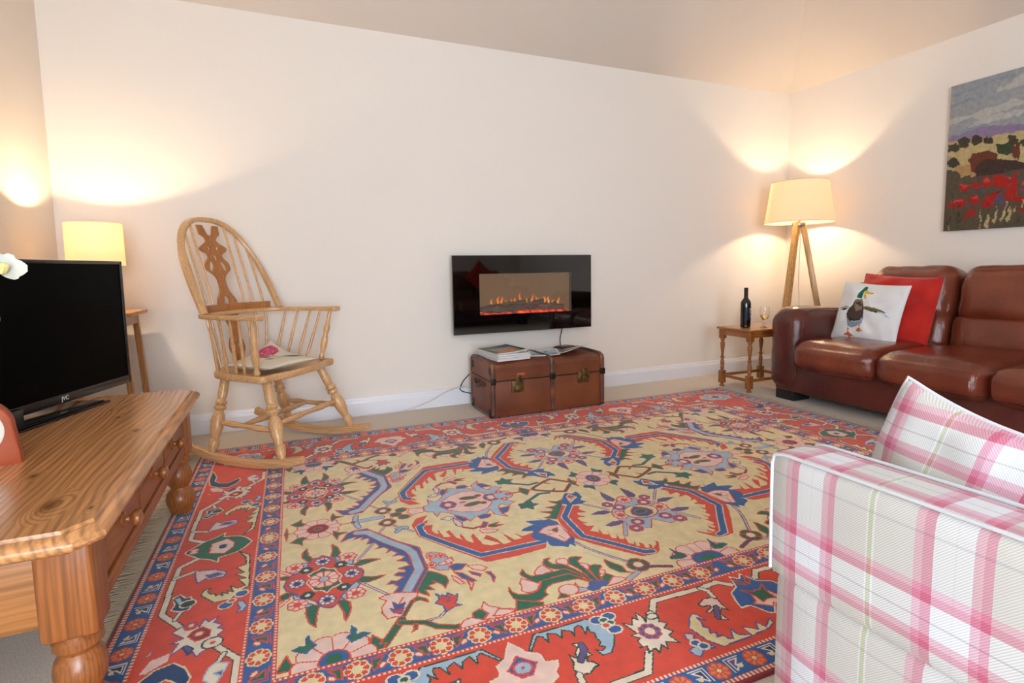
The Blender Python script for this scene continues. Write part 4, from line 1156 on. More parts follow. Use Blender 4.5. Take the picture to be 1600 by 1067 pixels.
    b = BM(); sweep(b, bow, .0165, .0125, 12, square=True); obj('bow', b, m_ash, t)
    def bowz(y):
        c = [bow[i].lerp(bow[i + 1], f / 8) for i in range(3, 37) for f in range(8)]
        c = [q for q in c if q.y * y >= 0]
        return min(c, key=lambda q: abs(q.y - y))
    def railx(y):
        return min(P, key=lambda q: abs(q.y - y) + (10 if q.x > -.12 else 0)).x
    for y in (-.205, -.155, -.105, .105, .155, .205):
        sy = y * .78
        A = Vector((-.29 + .35 * max(0, abs(sy) - .1), sy, .44)); Bm = Vector((railx(y), y, za)); Cc = bowz(y * 1.03)
        b = BM(); sweep(b, smoothpath([A, Bm, Cc], 6), .0068, n=8); obj('spindle', b, m_ash, t)
    for sy in (-1, 1):
        for (xa, xs) in ((-.20, -.235), (-.125, -.165), (-.05, -.10), (.012, -.045)):
            ya = .262 + .045 * min(1, (xa + .25) / .25); A = Vector((xs, sy * (.205 + .12 * (xs + .235)), .445)); B = Vector((xa, sy * (ya - .0), za - .004))
            b = BM(); turned(b, A, B, [(.006, 0), (.0085, .3), (.007, .7), (.0055, 1)], 10); obj('spindle', b, m_ash, t)
        b = BM(); turned(b, (.045, sy * .245, .447), (.082, sy * .298, za - .005), [(.010, 0), (.016, .03), (.017, .07), (.010, .12), (.012, .16), (.019, .3), (.018, .42), (.011, .5), (.013, .54), (.018, .60), (.017, .66), (.011, .72), (.010, .95), (.009, 1)], 18)
        obj('arm_post', b, m_ash, t)
    # pierced splat
    prof = [(.760, .070), (.785, .073), (.81, .064), (.835, .044), (.865, .030), (.90, .027), (.93, .038), (.955, .072), (.965, .088), (.985, .092), (1.005, .084), (1.03, .055), (1.05, .058), (1.068, .094), (1.085, .100), (1.10, .072), (1.12, .038), (1.14, .044), (1.155, .070), (1.17, .076), (1.205, .080)]
    low = [(.455, .030), (.50, .040), (.54, .058), (.58, .050), (.61, .034), (.65, .028), (.70, .046), (.74, .066)]
    prof = low + prof
    side = smoothpath([(w * .86, z, 0) for z, w in prof], 4)
    out = [(p.x, p.y) for p in side] + [(.035, 1.205), (.026, 1.185), (.018, 1.16), (0, 1.145), (-.018, 1.16), (-.026, 1.185), (-.035, 1.205)] + [(-p.x, p.y) for p in reversed(side)]
    def hole(cx, cz, a, c, tilt=0, n=14):
        r = []
        for k in range(n):
            q = 2 * math.pi * k / n; x = a * math.cos(q); z = c * math.sin(q) * (1 - .2 * math.cos(q))
            r.append((cx + x * math.cos(tilt) - z * math.sin(tilt), cz + x * math.sin(tilt) + z * math.cos(tilt)))
        return r
    holes = [hole(0, .800, .019, .026), hole(.040, .985, .015, .030, .35), hole(-.040, .985, .015, .030, -.35), hole(0, 1.03, .010, .022),
             hole(.026, 1.083, .008, .014, -.5), hole(-.026, 1.083, .008, .014, .5), hole(.017, .545, .010, .03, .25), hole(-.017, .545, .010, .03, -.25)]
    b = flat_shape([out] + holes, .011, .001)
    # plate lies in x (width), y (height): stand it up and lean it back with the spindles
    for v in b.verts:
        w, z, th = v.co.x, v.co.y, v.co.z
        if z < .735: x = -.285 + (-.338 + .285) * (z - .44) / .295
        else: x = -.338 + (-.468 + .338) * (z - .735) / .5
        v.co = Vector((x + th, w, z))
    obj('splat', b, m_splat, t, label='pierced darker splat with a carved outline')
    return t
build_rocker()

def art_shapes(which):
    return split_shapes(ART_SHAPES)[which]
def brush(R, amp, size, jit):
    """Hand-painted edges: shift the cells about a little."""
    rg = np.random.default_rng(4); ny, nx = R.a.shape
    def field():
        g = rg.normal(0, 1, (ny // size + 3, nx // size + 3)); y = np.arange(ny) / size; x = np.arange(nx) / size
        yi, xi = y.astype(int), x.astype(int); fy, fx = (y - yi)[:, None], (x - xi)[None, :]
        G = lambda a, b: g[np.ix_(yi + a, xi + b)]
        return G(0, 0) * (1 - fy) * (1 - fx) + G(1, 0) * fy * (1 - fx) + G(0, 1) * (1 - fy) * fx + G(1, 1) * fy * fx
    J, I = np.mgrid[0:ny, 0:nx]
    J = np.clip(np.round(J + amp * field() + jit * rg.uniform(-1, 1, (ny, nx))), 0, ny - 1).astype(int)
    I = np.clip(np.round(I + amp * field() + jit * rg.uniform(-1, 1, (ny, nx))), 0, nx - 1).astype(int)
    R.a = R.a[J, I]
m_print = attr_mat('printed_cotton', .85, .06, 300, .12).m
def art_pillow(name, parent, hw, hh, T, pin, seed, N, drawer, back_mat, wr=.006):
    """Cushion whose front cover carries a woven picture (one colour per cell)."""
    R = Raster(0, 0, 1000, 1000, 1000 / N); drawer(R); brush(R, .5, 4, 0)
    g = np.linspace(-1, 1, N + 1)
    X = np.zeros((N + 1, N + 1)); Y = X.copy(); Z = X.copy()
    for j in range(N + 1):
        for i in range(N + 1):
            c = pillow_co(g[i], g[j], hw, hh, T, pin, seed, wr, 1); X[j, i], Y[j, i], Z[j, i] = c
    me = grid_mesh(name, X, Y, Z, R.a, COLS); f = link_mesh(me, m_print, parent, 'front_cover')
    X2, Y2, Z2 = X.copy(), Y.copy(), Z.copy()
    for j in range(N + 1):
        for i in range(N + 1):
            c = pillow_co(g[i], g[j], hw, hh, T, pin, seed, wr, -1); Z2[j, i] = c.z
    b = BM(); st = max(1, N // 24); idx = list(range(0, N + 1, st))
    if idx[-1] != N: idx.append(N)
    V = [[b.verts.new((X2[j, i], Y2[j, i], Z2[j, i])) for i in idx] for j in idx]
    for j in range(len(idx) - 1):
        for i in range(len(idx) - 1): b.faces.new((V[j][i], V[j + 1][i], V[j + 1][i + 1], V[j][i + 1]))
    k = obj('back_cover', b, back_mat, parent)
    return f, k
def build_rose_cushion():
    t = empty('seat_cushion', (-.080, 3.085, .457), math.radians(45), 'flat cream cushion printed with a pink rose, lying on the rocking chair seat', 'cushion')
    def draw(R):
        R.a[:] = RK('J')
        R.poly([(440, 700), (430, 860), (560, 960), (760, 970), (900, 900), (930, 760), (840, 640), (700, 590), (540, 600)], 'i', 'i')
        for q in range(16):
            a = q * 2.4; r = 30 + 11 * q
            R.stroke([(680 + r * math.cos(a), 780 + r * .8 * math.sin(a)), (680 + r * math.cos(a + .9), 780 + r * .8 * math.sin(a + .9))], 9, 'd' if q % 2 else 'p')
        R.poly([(250, 700), (330, 640), (420, 520), (500, 480), (480, 590), (400, 700), (320, 730)], 'j', 't')
        R.poly([(560, 420), (680, 430), (840, 330), (950, 190), (800, 220), (640, 310)], 'j', 'j'); R.stroke([(560, 420), (940, 200)], 8, 't')
        R.stroke([(640, 600), (520, 430), (480, 250)], 10, 't'); R.stroke([(480, 520), (400, 380), (350, 320)], 8, 'j'); R.poly([(300, 420), (400, 450), (420, 340), (340, 300)], 'A', 'j')
    p = BM()
    art_pillow('seat_cushion', t, .165, .165, .026, .08, 3, 100, draw, fabric('cushion_back', 'D8C4A4', .9), .004)
    for ch in t.children:                           # one corner propped up against the spindles
        for v in ch.data.vertices:
            q = max(0, (v.co.x + v.co.y) / .30); v.co.z += .027 + .075 * q * q
build_rose_cushion()

# ------------------------------------------------------------------ electric fire on the wall
def build_fire():
    x0, x1, z0, z1, yf = 1.056, 2.13, .510, 1.044, 3.505
    t = empty('electric_fireplace', ((x0 + x1) / 2, yf, z0), 0, 'wall-hung black glass electric fire with glowing flames', 'fireplace')
    W = x1 - x0; H = z1 - z0; wx0, wx1, wz0, wz1 = 1.243 - (x0 + x1) / 2, 1.965 - (x0 + x1) / 2, .125, .410
    case = plain('fire_case', '141414', .4)
    b = BM()
    box2(b, (-W / 2 + .06, .095, .04), (W / 2 - .06, .112, H - .04))
    box2(b, (-W / 2 + .06, .006, .04), (wx0 - .03, .10, H - .04)); box2(b, (wx1 + .03, .006, .04), (W / 2 - .06, .10, H - .04))
    box2(b, (wx0 - .03, .006, .04), (wx1 + .03, .10, wz0 - .02)); box2(b, (wx0 - .03, .006, wz1 + .02), (wx1 + .03, .10, H - .04))
    obj('casing', b, case, t, smooth=False)
    blk = Mat('black_glass', '050505', .03, Specular_IOR_Level=.8).m
    b = BM(); 
    for (a, c, d, e) in ((-W / 2, wx0, 0, H), (wx1, W / 2, 0, H), (wx0, wx1, 0, wz0), (wx0, wx1, wz1, H)): box2(b, (a, -.005, d), (c, .006, e))
    obj('glass_front', b, blk, t, smooth=False)
    g = Mat('tinted_glass', '8A7A6A', .03, Specular_IOR_Level=.8, Alpha=.22)
    b = BM(); box2(b, (wx0, -.005, wz0), (wx1, .001, wz1)); obj('window_glass', b, g.m, t, smooth=False)
    b = BM(); box2(b, (-W / 2 - .003, -.005, -.003), (-W / 2, .008, H + .003)); box2(b, (W / 2, -.005, -.003), (W / 2 + .003, .008, H + .003)); box2(b, (-W / 2, -.005, -.003), (W / 2, .008, 0)); box2(b, (-W / 2, -.005, H), (W / 2, .008, H + .003))
    obj('frame', b, plain('fire_frame', '1A1A1A', .3), t, smooth=False)
    M = Mat('fire_back', '4E3C2C', .8); M.set('Emission Color', (.50, .26, .10, 1)); M.set('Emission Strength', .16)
    b = BM(); box2(b, (wx0 - .03, .088, wz0 - .02), (wx1 + .03, .094, wz1 + .02)); obj('fire_back', b, M.m, t, smooth=False)
    # ember bed and logs
    M = Mat('ember_bed', '3A2018', .9); co = M.coord((9, 9, 9)); f = M.noise(co, 3, 4)
    M.l(M.ramp(f, [(.42, '200000'), (.55, 'D02000'), (.7, 'FF5A10')]), M.b.inputs['Emission Color']); M.set('Emission Strength', 1.6)
    b = BM(); rnd = random.Random(5)
    for k in range(70):
        x = wx0 + .02 + (wx1 - wx0 - .04) * rnd.random(); s = rnd.uniform(.008, .02)
        soft(b, (x, rnd.uniform(.03, .075), wz0 - .005 + .01 * rnd.random()), (s * 1.4, s, s * .8), s * .7, n=1)
    box2(b, (wx0 - .02, .012, wz0 - .02), (wx1 + .02, .085, wz0 - .004))
    obj('ember_bed', b, M.m, t)
    M = Mat('charred_log', '4A3C36', .95); f = M.noise(M.coord((4, 20, 20)), 2, 4); M.color(M.ramp(f, [(.35, '241A18'), (.65, '7A6458')])); M.bump(f, .8, .02)
    for (xa, za, xb, zb, r, y) in ((-.34, .035, .02, .075, .022, .05), (-.05, .05, .33, .035, .024, .055), (-.30, .02, -.02, .03, .018, .03), (.05, .03, .30, .06, .018, .07), (-.12, .02, .16, .085, .017, .04), (-.2, .06, .1, .09, .014, .075)):
        b = BM(); P = [Vector((xa + (xb - xa) * q / 8, y + .006 * math.sin(q * 1.7), wz0 + za + (zb - za) * q / 8 + .005 * math.sin(q * 2.3 + xa * 9))) for q in range(9)]
        sweep(b, P, r, n=10, taper=lambda q: 1 - .25 * abs(2 * q - 1) ** 3 + .06 * math.sin(q * 20)); obj('log', b, M.m, t)
    M = Mat('flame', 'FF7020', .9); nt = M.t
    z = M.n('ShaderNodeSeparateXYZ'); M.l(M.coord(), z.inputs[0]); 
    M.l(M.ramp(z.outputs[2], [(.17, 'FFB040'), (.24, 'FF6A1C'), (.31, 'B02808')]), M.b.inputs['Emission Color']); M.set('Emission Strength', .75); M.set('Base Color', (0, 0, 0, 1))
    rnd = random.Random(11)
    for k in range(15):
        x = -.24 + .038 * k + rnd.uniform(-.012, .012); h = rnd.uniform(.015, .05) * (1.5 if k in (8, 9, 12) else 1)
        b = BM(); z0_ = wz0 + .085 + .02 * math.sin(k * 1.3) - abs(x) * .04
        P = [Vector((x + .008 * math.sin(q * 1.1 + k) * q / 6, .052, z0_ - .03 + (h + .03) * q / 7)) for q in range(8)]
        sweep(b, P, .0085, .004, 8, up=(0, 1, 0), taper=lambda q: max(.05, math.sin(math.pi * min(1, .18 + .82 * q)) ** .9)); obj('flame', b, M.m, t)
    # its black lead
    cx = (x0 + x1) / 2
    b = BM(); sweep(b, smoothpath([(1.93 - cx, .07, .02), (1.932 - cx, .09, -.03), (1.922 - cx, .10, -.09), (1.925 - cx, .105, -.16), (1.90 - cx, .105, -.28), (1.7 - cx, .10, -.44), (1.4 - cx, .10, -.47), (1.14 - cx, .09, -.42), (1.13 - cx, .09, -.36), (1.19 - cx, .10, -.30)], 8), .0035, n=7); obj('power_cable', b, plain('black_cable', '141416', .4), t)
build_fire()
b = BM()
sweep(b, smoothpath([(-.75, 3.585, .006), (-.547, 3.578, .006), (-.034, 3.584, .006), (.402, 3.578, .006), (.70, 3.575, .008), (.88, 3.57, .05), (1.0, 3.57, .105), (1.08, 3.575, .125), (1.16, 3.585, .125), (1.24, 3.585, .10)], 8), .0032, n=7)
box(b, (1.245, 3.585, .10), (.05, .03, .025), .005)
tag(obj('extension_cable', b, plain('white_cable', 'DCD8D4', .4)), 'thin white cable running along the skirting board to the trunk', 'cable')

# ------------------------------------------------------------------ old travelling trunk
def build_trunk():
    x0, x1, y0, y1, h, zl = 1.165, 1.998, 3.115, 3.495, .345, .235
    cx, cy = (x0 + x1) / 2, (y0 + y1) / 2; W = x1 - x0; D = y1 - y0
    t = empty('travel_trunk', (cx, cy, .0115), 0, 'old brown travelling trunk with wooden ribs and brass locks, below the electric fire', 'trunk')
    M = Mat('trunk_canvas', '7A4426', .5); co = M.coord(); M.color(M.ramp(M.noise(co, 4, 5), [(.3, '602E18'), (.55, '7C4426'), (.75, '8A5030')])); M.bump(M.noise(co, 260, 2), .25, .003); cm = M.m
    M = Mat('trunk_rib', '5A3428', .4); co = M.coord((3, 3, 4)); M.color(M.ramp(M.noise(co, 3, 4), [(.35, '44302A'), (.55, '6A4638'), (.72, '96543A')])); rib = M.m
    brass = Mat('aged_brass', '6E5A36', .45, Metallic=.8); co = brass.coord(); brass.color(brass.ramp(brass.noise(co, 30, 3), [(.3, '3E3424'), (.7, '8A7448')])); br = brass.m
    def dome(b, za, zb, crown):
        # cross-section across the depth, extruded along the length
        sec = [(-D / 2, za), (-D / 2, zb - .03)]
        for k in range(9):
            a = math.pi * (1 - k / 8) ; sec.append((D / 2 * math.copysign(abs(math.cos(a)) ** .35, math.cos(a)), zb - .03 + (.03 + crown) * math.sin(a) ** .7))
        sec += [(D / 2, zb - .03), (D / 2, za)]
        return sec
    def extr(b, sec, xa, xb):
        A = [b.verts.new((xa, y, z)) for y, z in sec]; B = [b.verts.new((xb, y, z)) for y, z in sec]
        for k in range(len(sec)): b.faces.new((A[k], A[(k + 1) % len(sec)], B[(k + 1) % len(sec)], B[k]))
        b.faces.new(A[::-1]); b.faces.new(B)
    b = BM(); box2(b, (-W / 2 + .006, -D / 2, .0), (W / 2 - .006, D / 2, zl - .003), .008, 3); body = obj('body', b, cm, t)
    b = BM(); extr(b, dome(b, zl, h, .012), -W / 2 + .006, W / 2 - .006); lid = obj('lid', b, cm, t)
    # ribs all round: bottom half and lid half
    for x in (-W / 2 + .016, .018, W / 2 - .016):
        e = .010
        def ring(za, zb, open_top):
            return None
        b = BM(); w = .032
        loop = [(-D / 2 - e * .6, .004 + zl * .0), (-D / 2 - e * .6, zl - .004)]
        P = [Vector((x, -D / 2 - e * .3, zl - .002)), Vector((x, -D / 2 - e * .3, .02)), Vector((x, -D / 2 + .012, .006)), Vector((x, 0, .005)), Vector((x, D / 2 - .012, .006)), Vector((x, D / 2 + e * .3, .02)), Vector((x, D / 2 + e * .3, zl - .002))]
        sweep(b, P, .010, w / 2, 14, up=(1, 0, 0))
        obj('rib', b, rib, t)
        b = BM(); sec = dome(b, zl + .002, h, .012)
        P = [Vector((x, y * 1.012, z + .002)) for y, z in sec]
        P = [P[0], P[0].lerp(P[1], .5)] + smoothpath(P[1:-1], 3) + [P[-1]]
        sweep(b, P, .010, w / 2, 14, up=(1, 0, 0)); obj('rib', b, rib, t)
        for k in range(9):
            b = BM(); lathe(b, [(.0034, 0), (.0028, .0018), (.0006, .0026)], 8, Matrix.Translation((x, -D / 2 - .0105, .02 + k * .038)) @ Matrix.Rotation(math.pi / 2, 4, 'X'))
            obj('rivet', b, br, t)
        b = BM()
        box(b, (x, -D / 2 - .008, zl), (w + .006, .012, .042), .004)
        obj('rib_clasp', b, plain('dark_metal', '35302E', .4, Metallic=.7), t)
    # corner pieces
    dk = plain('blackened_steel', '2E2826', .45, Metallic=.6)
    for sx in (-1, 1):
        for sy in (-1, 1):
            for zz, hh in ((.03, .055), (h - .045, .05)):
                b = BM(); box(b, (sx * (W / 2 - .004), sy * (D / 2 - .018), zz), (.010, .042, hh), .004); obj('corner_plate', b, dk, t)
    for x, zc in ((1.35 - cx, .19), (1.835 - cx, .205)):
        b = BM(); box(b, (x, -D / 2 - .004, zc), (.085, .008, .075), .003); box(b, (x, -D / 2 - .011, zc - .005), (.030, .01, .034), .004)
        lathe(b, [(.011, 0), (.010, .006), (.004, .008)], 14, Matrix.Translation((x - .012, -D / 2 - .016, zc - .012)) @ Matrix.Rotation(math.pi / 2, 4, 'X'))
        box(b, (x + .005, -D / 2 - .010, zl + .008), (.035, .012, .045), .004)
        obj('lock', b, br, t, label='tarnished brass lock')
    b = BM(); box(b, (1.375 - cx, -D / 2 - .005, .268), (.055, .008, .020), .004, 3); obj('leather_tab', b, plain('orange_leather', 'B25432', .5), t, label='small orange leather tab')
    b = BM(); sweep(b, smoothpath([(-W / 2 - .004, -.075, .20), (-W / 2 - .02, -.055, .198), (-W / 2 - .028, -.01, .185), (-W / 2 - .026, .03, .19), (-W / 2 - .010, .075, .205)], 6), .004, .012, 10, square=True)
    for y in (-.075, .075, -.03, .03): box(b, (-W / 2 - .008, y, .2), (.012, .022, .034), .004)
    obj('handle', b, plain('worn_leather', '4A2A20', .5), t)
    b = BM(); extr(b, [(-D / 2 - .002, zl - .004), (-D / 2 - .002, zl + .002), (D / 2 + .002, zl + .002), (D / 2 + .002, zl - .004)], -W / 2 + .002, W / 2 - .002); obj('lid_seam', b, dk, t)
    return h + .0115 + .012
ZT = build_trunk()

def paper_block(name, w, d, h, loc, rz, cover, drawer, label, cat, group=None, bend=0, N=60):
    """A magazine or book: page block with a printed cover."""
    t = empty(name, loc, rz, label, cat, group)
    b = BM(); n = 8
    rows = []
    for k in range(n + 1):
        x = -w / 2 + w * k / n; z = bend * (k / n) ** 2.2
        rows.append([b.verts.new((x, y, z + zz)) for y, zz in ((-d / 2, 0), (d / 2, 0), (d / 2, h), (-d / 2, h))])
    for k in range(n):
        for j in range(4): b.faces.new((rows[k][j], rows[k][(j + 1) % 4], rows[k + 1][(j + 1) % 4], rows[k + 1][j]))
    b.faces.new(rows[0]); b.faces.new(rows[-1][::-1]); obj('pages', b, m_pages, t, smooth=False)
    R = Raster(0, 0, 1000, 1000, 1000 / N); drawer(R)
    g = np.linspace(0, 1, N + 1); X, Y = np.meshgrid(-w / 2 - .002 + (w + .004) * g, -d / 2 - .002 + (d + .004) * g)
    Z = bend * np.meshgrid(g, g)[0] ** 2.2 + h + .0008
    link_mesh(grid_mesh('cover', X, Y, Z, R.a, COLS), m_cover, t, 'cover')
    return t
M = Mat('paper_edge', 'E4E2E0', .7); f = M.noise(M.coord((1, 1, 900)), 1, 1); M.color(M.ramp(f, [(.35, 'B8B6B6'), (.6, 'ECEAE8')])); m_pages = M.m
m_cover = attr_mat('glossy_print', .25, .05, 40, .0).m
def cov_green(R):
    R.a[:] = RK('F'); R.poly([(120, 80), (880, 80), (880, 640), (120, 640)], 'T', 'E'); R.poly([(120, 400), (880, 470), (880, 640), (120, 640)], 'A', 'A'); R.poly([(200, 150), (700, 150), (760, 380), (300, 420)], 'o', 'T'); R.poly([(0, 0), (1000, 0), (1000, 60), (0, 60)], 'W', 'W')
def cov_plain(R): R.a[:] = RK('W')
def cov_blue(R):
    R.a[:] = RK('W'); R.poly([(60, 60), (940, 60), (940, 800), (60, 800)], 's', 's'); R.poly([(60, 60), (940, 60), (940, 300), (60, 420)], 'q', 'q'); R.ell(560, 520, 70, 90, 0, 'b', 'n', 10); R.poly([(0, 900), (1000, 900), (1000, 1000), (0, 1000)], 'c', 'c')
def cov_brown(R):
    R.a[:] = RK('W'); R.poly([(60, 80), (930, 80), (930, 720), (60, 720)], 'H', 'H'); R.poly([(60, 500), (930, 560), (930, 720), (60, 720)], 'q', 'q'); R.poly([(300, 250), (750, 280), (700, 450), (350, 420)], 'A', 'Q')
    for k in range(9): R.ell(80 + k * 105, 850, 22, 22, 0, 'r', 'r', 1)
bx, by, rz = 1.325, 3.285, math.radians(5)
z = ZT
for k, (h, dx, w, d) in enumerate(((.016, 0, .235, .305), (.013, .004, .232, .300), (.010, -.003, .228, .298))):
    names = ('thick white magazine, bottom of the pile on the trunk', 'white magazine in the middle of the pile on the trunk', 'white magazine directly under the green-covered one')
    paper_block('magazine', w, d, h, (bx + dx, by, z), rz + .01 * k, None, cov_plain, names[k], 'magazine', 'magazines piled on the trunk'); z += h + .0015
paper_block('magazine', .22, .29, .005, (bx - .008, by + .005, z + .0005), rz + .03, None, cov_green, 'green-covered magazine with a picture, on top of the pile on the trunk', 'magazine', 'magazines piled on the trunk', .012)
paper_block('leaflet', .20, .26, .004, (1.63, 3.30, ZT), math.radians(-22), None, cov_blue, 'white leaflet with a blue picture, in the middle of the trunk top', 'leaflet', None, .010)
paper_block('leaflet', .21, .29, .003, (1.80, 3.27, ZT + .002), math.radians(-50), None, cov_brown, 'leaflet with a dark landscape picture and a row of red dots, on the trunk', 'leaflet', None, .045)
b = BM(); soft(b, (0, 0, .012), (.07, .05, .012), .010, (0, 0, .004), 6)
tag(obj('leather_pouch', b, leather('pouch_leather', '5A382A', '3A221A'), loc=(1.86, 3.42, ZT - .004), rot=(0, 0, .3)), 'small dark brown leather pouch at the back right of the trunk top', 'pouch')

# ------------------------------------------------------------------ oak side table, bottle and glass
m_side = wood('side_oak', 'A8642C', '74401A', 2, .35, 1.4, 0, .3); m_side_t = wood('side_oak_top', 'B46E32', '80481E', 0, .3, 1.4, 0, .4)
def build_side():
    x0, x1, y0, y1 = 3.165, 3.575, 2.955, 3.225; zt = .475; cx, cy = (x0 + x1) / 2, (y0 + y1) / 2
    t = empty('side_table', (cx, cy, 0), 0, 'small oak side table with turned legs between the wall and the sofa arm', 'table')
    a, c = (x1 - x0) / 2, (y1 - y0) / 2
    b = BM(); box(b, (0, 0, zt - .009), (2 * a + .07, 2 * c + .07, .018), .007, 3); obj('tabletop', b, m_side_t, t)
    for sx in (-1, 1):
        for sy in (-1, 1):
            b = BM(); h = .021
            lathe(b, [(.014, .0), (.019, .004), (.018, .012), (.011, .02), (.015, .03)], 16)
            box(b, (0, 0, .078), (2 * h, 2 * h, .10), .004); box(b, (0, 0, zt - .055), (2 * h, 2 * h, .075), .004)
            lathe(b, [(.015, .125), (.011, .14), (.017, .148), (.012, .158), (.016, .185), (.014, .205), (.009, .222), (.017, .232), (.017, .238), (.009, .246), (.011, .275), (.017, .325), (.0175, .345), (.010, .362), (.017, .370), (.016, .385)], 18)
            obj('leg', b, m_side, t, (sx * a, sy * c, 0))
    for s in (-1, 1):
        b = BM(); box(b, (0, s * c, .090), (2 * a - .03, .018, .022), .003); obj('stretcher', b, m_side_t, t)
        b = BM(); box(b, (s * a, 0, .090), (.018, 2 * c - .03, .022), .003); obj('stretcher', b, m_side, t)
        b = BM(); box(b, (0, s * (c + .004), zt - .042), (2 * a - .03, .016, .046), .003); obj('apron', b, m_side_t, t)
        b = BM(); box(b, (s * (a + .004), 0, zt - .042), (.016, 2 * c - .03, .046), .003); obj('apron', b, m_side_t, t)
build_side()
def build_bottle():
    t = empty('wine_bottle', (3.262, 3.095, .475), 0, 'dark glass wine bottle standing on the oak side table', 'bottle')
    g = Mat('bottle_glass', '0C0F0A', .06, Specular_IOR_Level=.7).m
    b = BM(); lathe(b, [(0, .004), (.030, 0), (.037, .004), (.0375, .02), (.0375, .18), (.035, .197), (.026, .212), (.0165, .224), (.0145, .235), (.0140, .245), (.0140, .25)], 32); obj('glass_body', b, g, t)
    b = BM(); lathe(b, [(.0147, .235), (.0147, .293), (.0155, .296), (.0155, .302), (.013, .304), (0, .3045)], 28); obj('foil', b, plain('black_foil', '16161A', .35, Metallic=.3), t)
    R = Raster(0, 0, 1000, 1000, 1000 / 40); R.a[:] = RK('D'); R.poly([(520, 560), (900, 560), (900, 900), (520, 900)], 'D', 'W', 30)
    for k in range(4): R.stroke([(560, 640 + k * 70), (850 - 60 * (k % 2), 640 + k * 70)], 26, 'W')
    R.ell(700, 330, 130, 90, 0, 'q', 'W', 26); R.stroke([(560, 160), (860, 160)], 26, 'c')
    g_ = np.linspace(0, 1, 41); A, Z = np.meshgrid(-2.6 + 2.2 * g_, .06 + .095 * g_)
    link_mesh(grid_mesh('label', .0379 * np.cos(A), .0379 * np.sin(A), Z, R.a, COLS), m_cover, t, 'label')
build_bottle()
def build_glass():
    t = empty('wine_glass', (3.352, 2.998, .475), 0, 'stemmed wine glass with pale wine on the oak side table', 'glass')
    g = Mat('clear_glass', 'FFFFFF', .02, Transmission_Weight=1, IOR=1.45).m
    b = BM()
    outer = [(0, .0), (.033, .0), (.034, .002), (.02, .005), (.008, .009), (.0065, .018), (.009, .030), (.0065, .04), (.0085, .052), (.009, .058), (.018, .066), (.029, .082), (.035, .105), (.036, .125), (.034, .150), (.0325, .160)]
    inner = [(.0313, .160), (.0328, .150), (.0348, .125), (.0338, .105), (.028, .084), (.017, .069), (0, .064)]
    lathe(b, outer + inner, 36, caps=False); obj('glass_bowl', b, g, t)
    b = BM(); lathe(b, [(0, .0645), (.0165, .0695), (.0275, .0845), (.0328, .1), (0, .1001)], 32, caps=False); obj('wine', b, Mat('white_wine', 'E6D39A', .02, Transmission_Weight=1, IOR=1.33).m, t)
build_glass()

# ------------------------------------------------------------------ tripod floor lamp
def build_floor_lamp():
    cx, cy = 3.98, 3.24
    t = empty('floor_lamp', (cx, cy, 0), 0, 'lit tripod floor lamp with a linen drum shade in the far corner', 'lamp')
    m = wood('lamp_wood', 'D8A45E', 'B47E3E', 2, .35, 1.3, 0, .3)
    for a in (math.radians(-170), math.radians(-52), math.radians(64)):
        b = BM(); c, s = math.cos(a), math.sin(a); P = [Vector((c * .028, s * .028, 1.30)), Vector((c * .27, s * .27, .0))]
        d = (P[1] - P[0]).normalized(); M_, L = frame_to(P[1], P[0])
        w = .023
        bb = BM(); box(bb, (0, 0, L / 2), (.045, .040, L), .006, 3); merge(b, bb, Matrix.Translation(P[1]) @ (Matrix.Rotation(a, 4, 'Z') @ Matrix.Rotation(-math.atan2(.242, 1.30), 4, 'Y')))
        for v in b.verts: v.co.z = max(v.co.z, .0)
        obj('leg', b, m, t)
    b = BM(); lathe(b, [(0, 1.265), (.05, 1.265), (.052, 1.27), (.052, 1.29), (.05, 1.295), (.014, 1.30), (.014, 1.38), (0, 1.38)], 24); obj('collar', b, plain('brushed_steel', '8C8880', .3, Metallic=.9), t)
    sh = shade_mat('linen_shade', 'F0E6D6', 'FFF0D8')
    r0, r1, z0, z1 = .262, .215, 1.295, 1.625
    b = BM(); lathe(b, [(r0, z0), (r1, z1), (r1 - .002, z1), (r0 - .002, z0), (r0, z0)], 64, caps=False); obj('shade', b, sh, t)
    b = BM()
    r, z = r1 - .001, z1; sweep(b, [(r * math.cos(q * math.pi / 32), r * math.sin(q * math.pi / 32), z) for q in range(64)], .0025, n=6, closed=True)
    obj('top_ring', b, plain('shade_ring_top', 'CDB994', .6), t); b = BM()
    r, z = r0 - .001, z0; sweep(b, [(r * math.cos(q * math.pi / 32), r * math.sin(q * math.pi / 32), z) for q in range(64)], .0025, n=6, closed=True)
    for k in range(3):
        a = k * 2.094; sweep(b, [(0, 0, 1.37), (r0 * math.cos(a) * .99, r0 * math.sin(a) * .99, z0 + .01)], .0018, n=5)
    obj('shade_ring', b, plain('shade_trim', 'CDB994', .6), t)
    bulb(t, (0, 0, 1.435), 2.5)
    lamp_light(t, (0, 0, 1.45), 56, WARM, .035)
    b = BM(); sweep(b, smoothpath([(0, 0, 1.27), (.01, -.01, 1.15), (-.005, -.02, .8), (.03, -.01, .4), (.02, .06, .05), (.05, .2, .006), (.15, .33, .006)], 8), .003, n=6); obj('flex', b, plain('clear_flex', 'D8CCB8', .4), t)
build_floor_lamp()

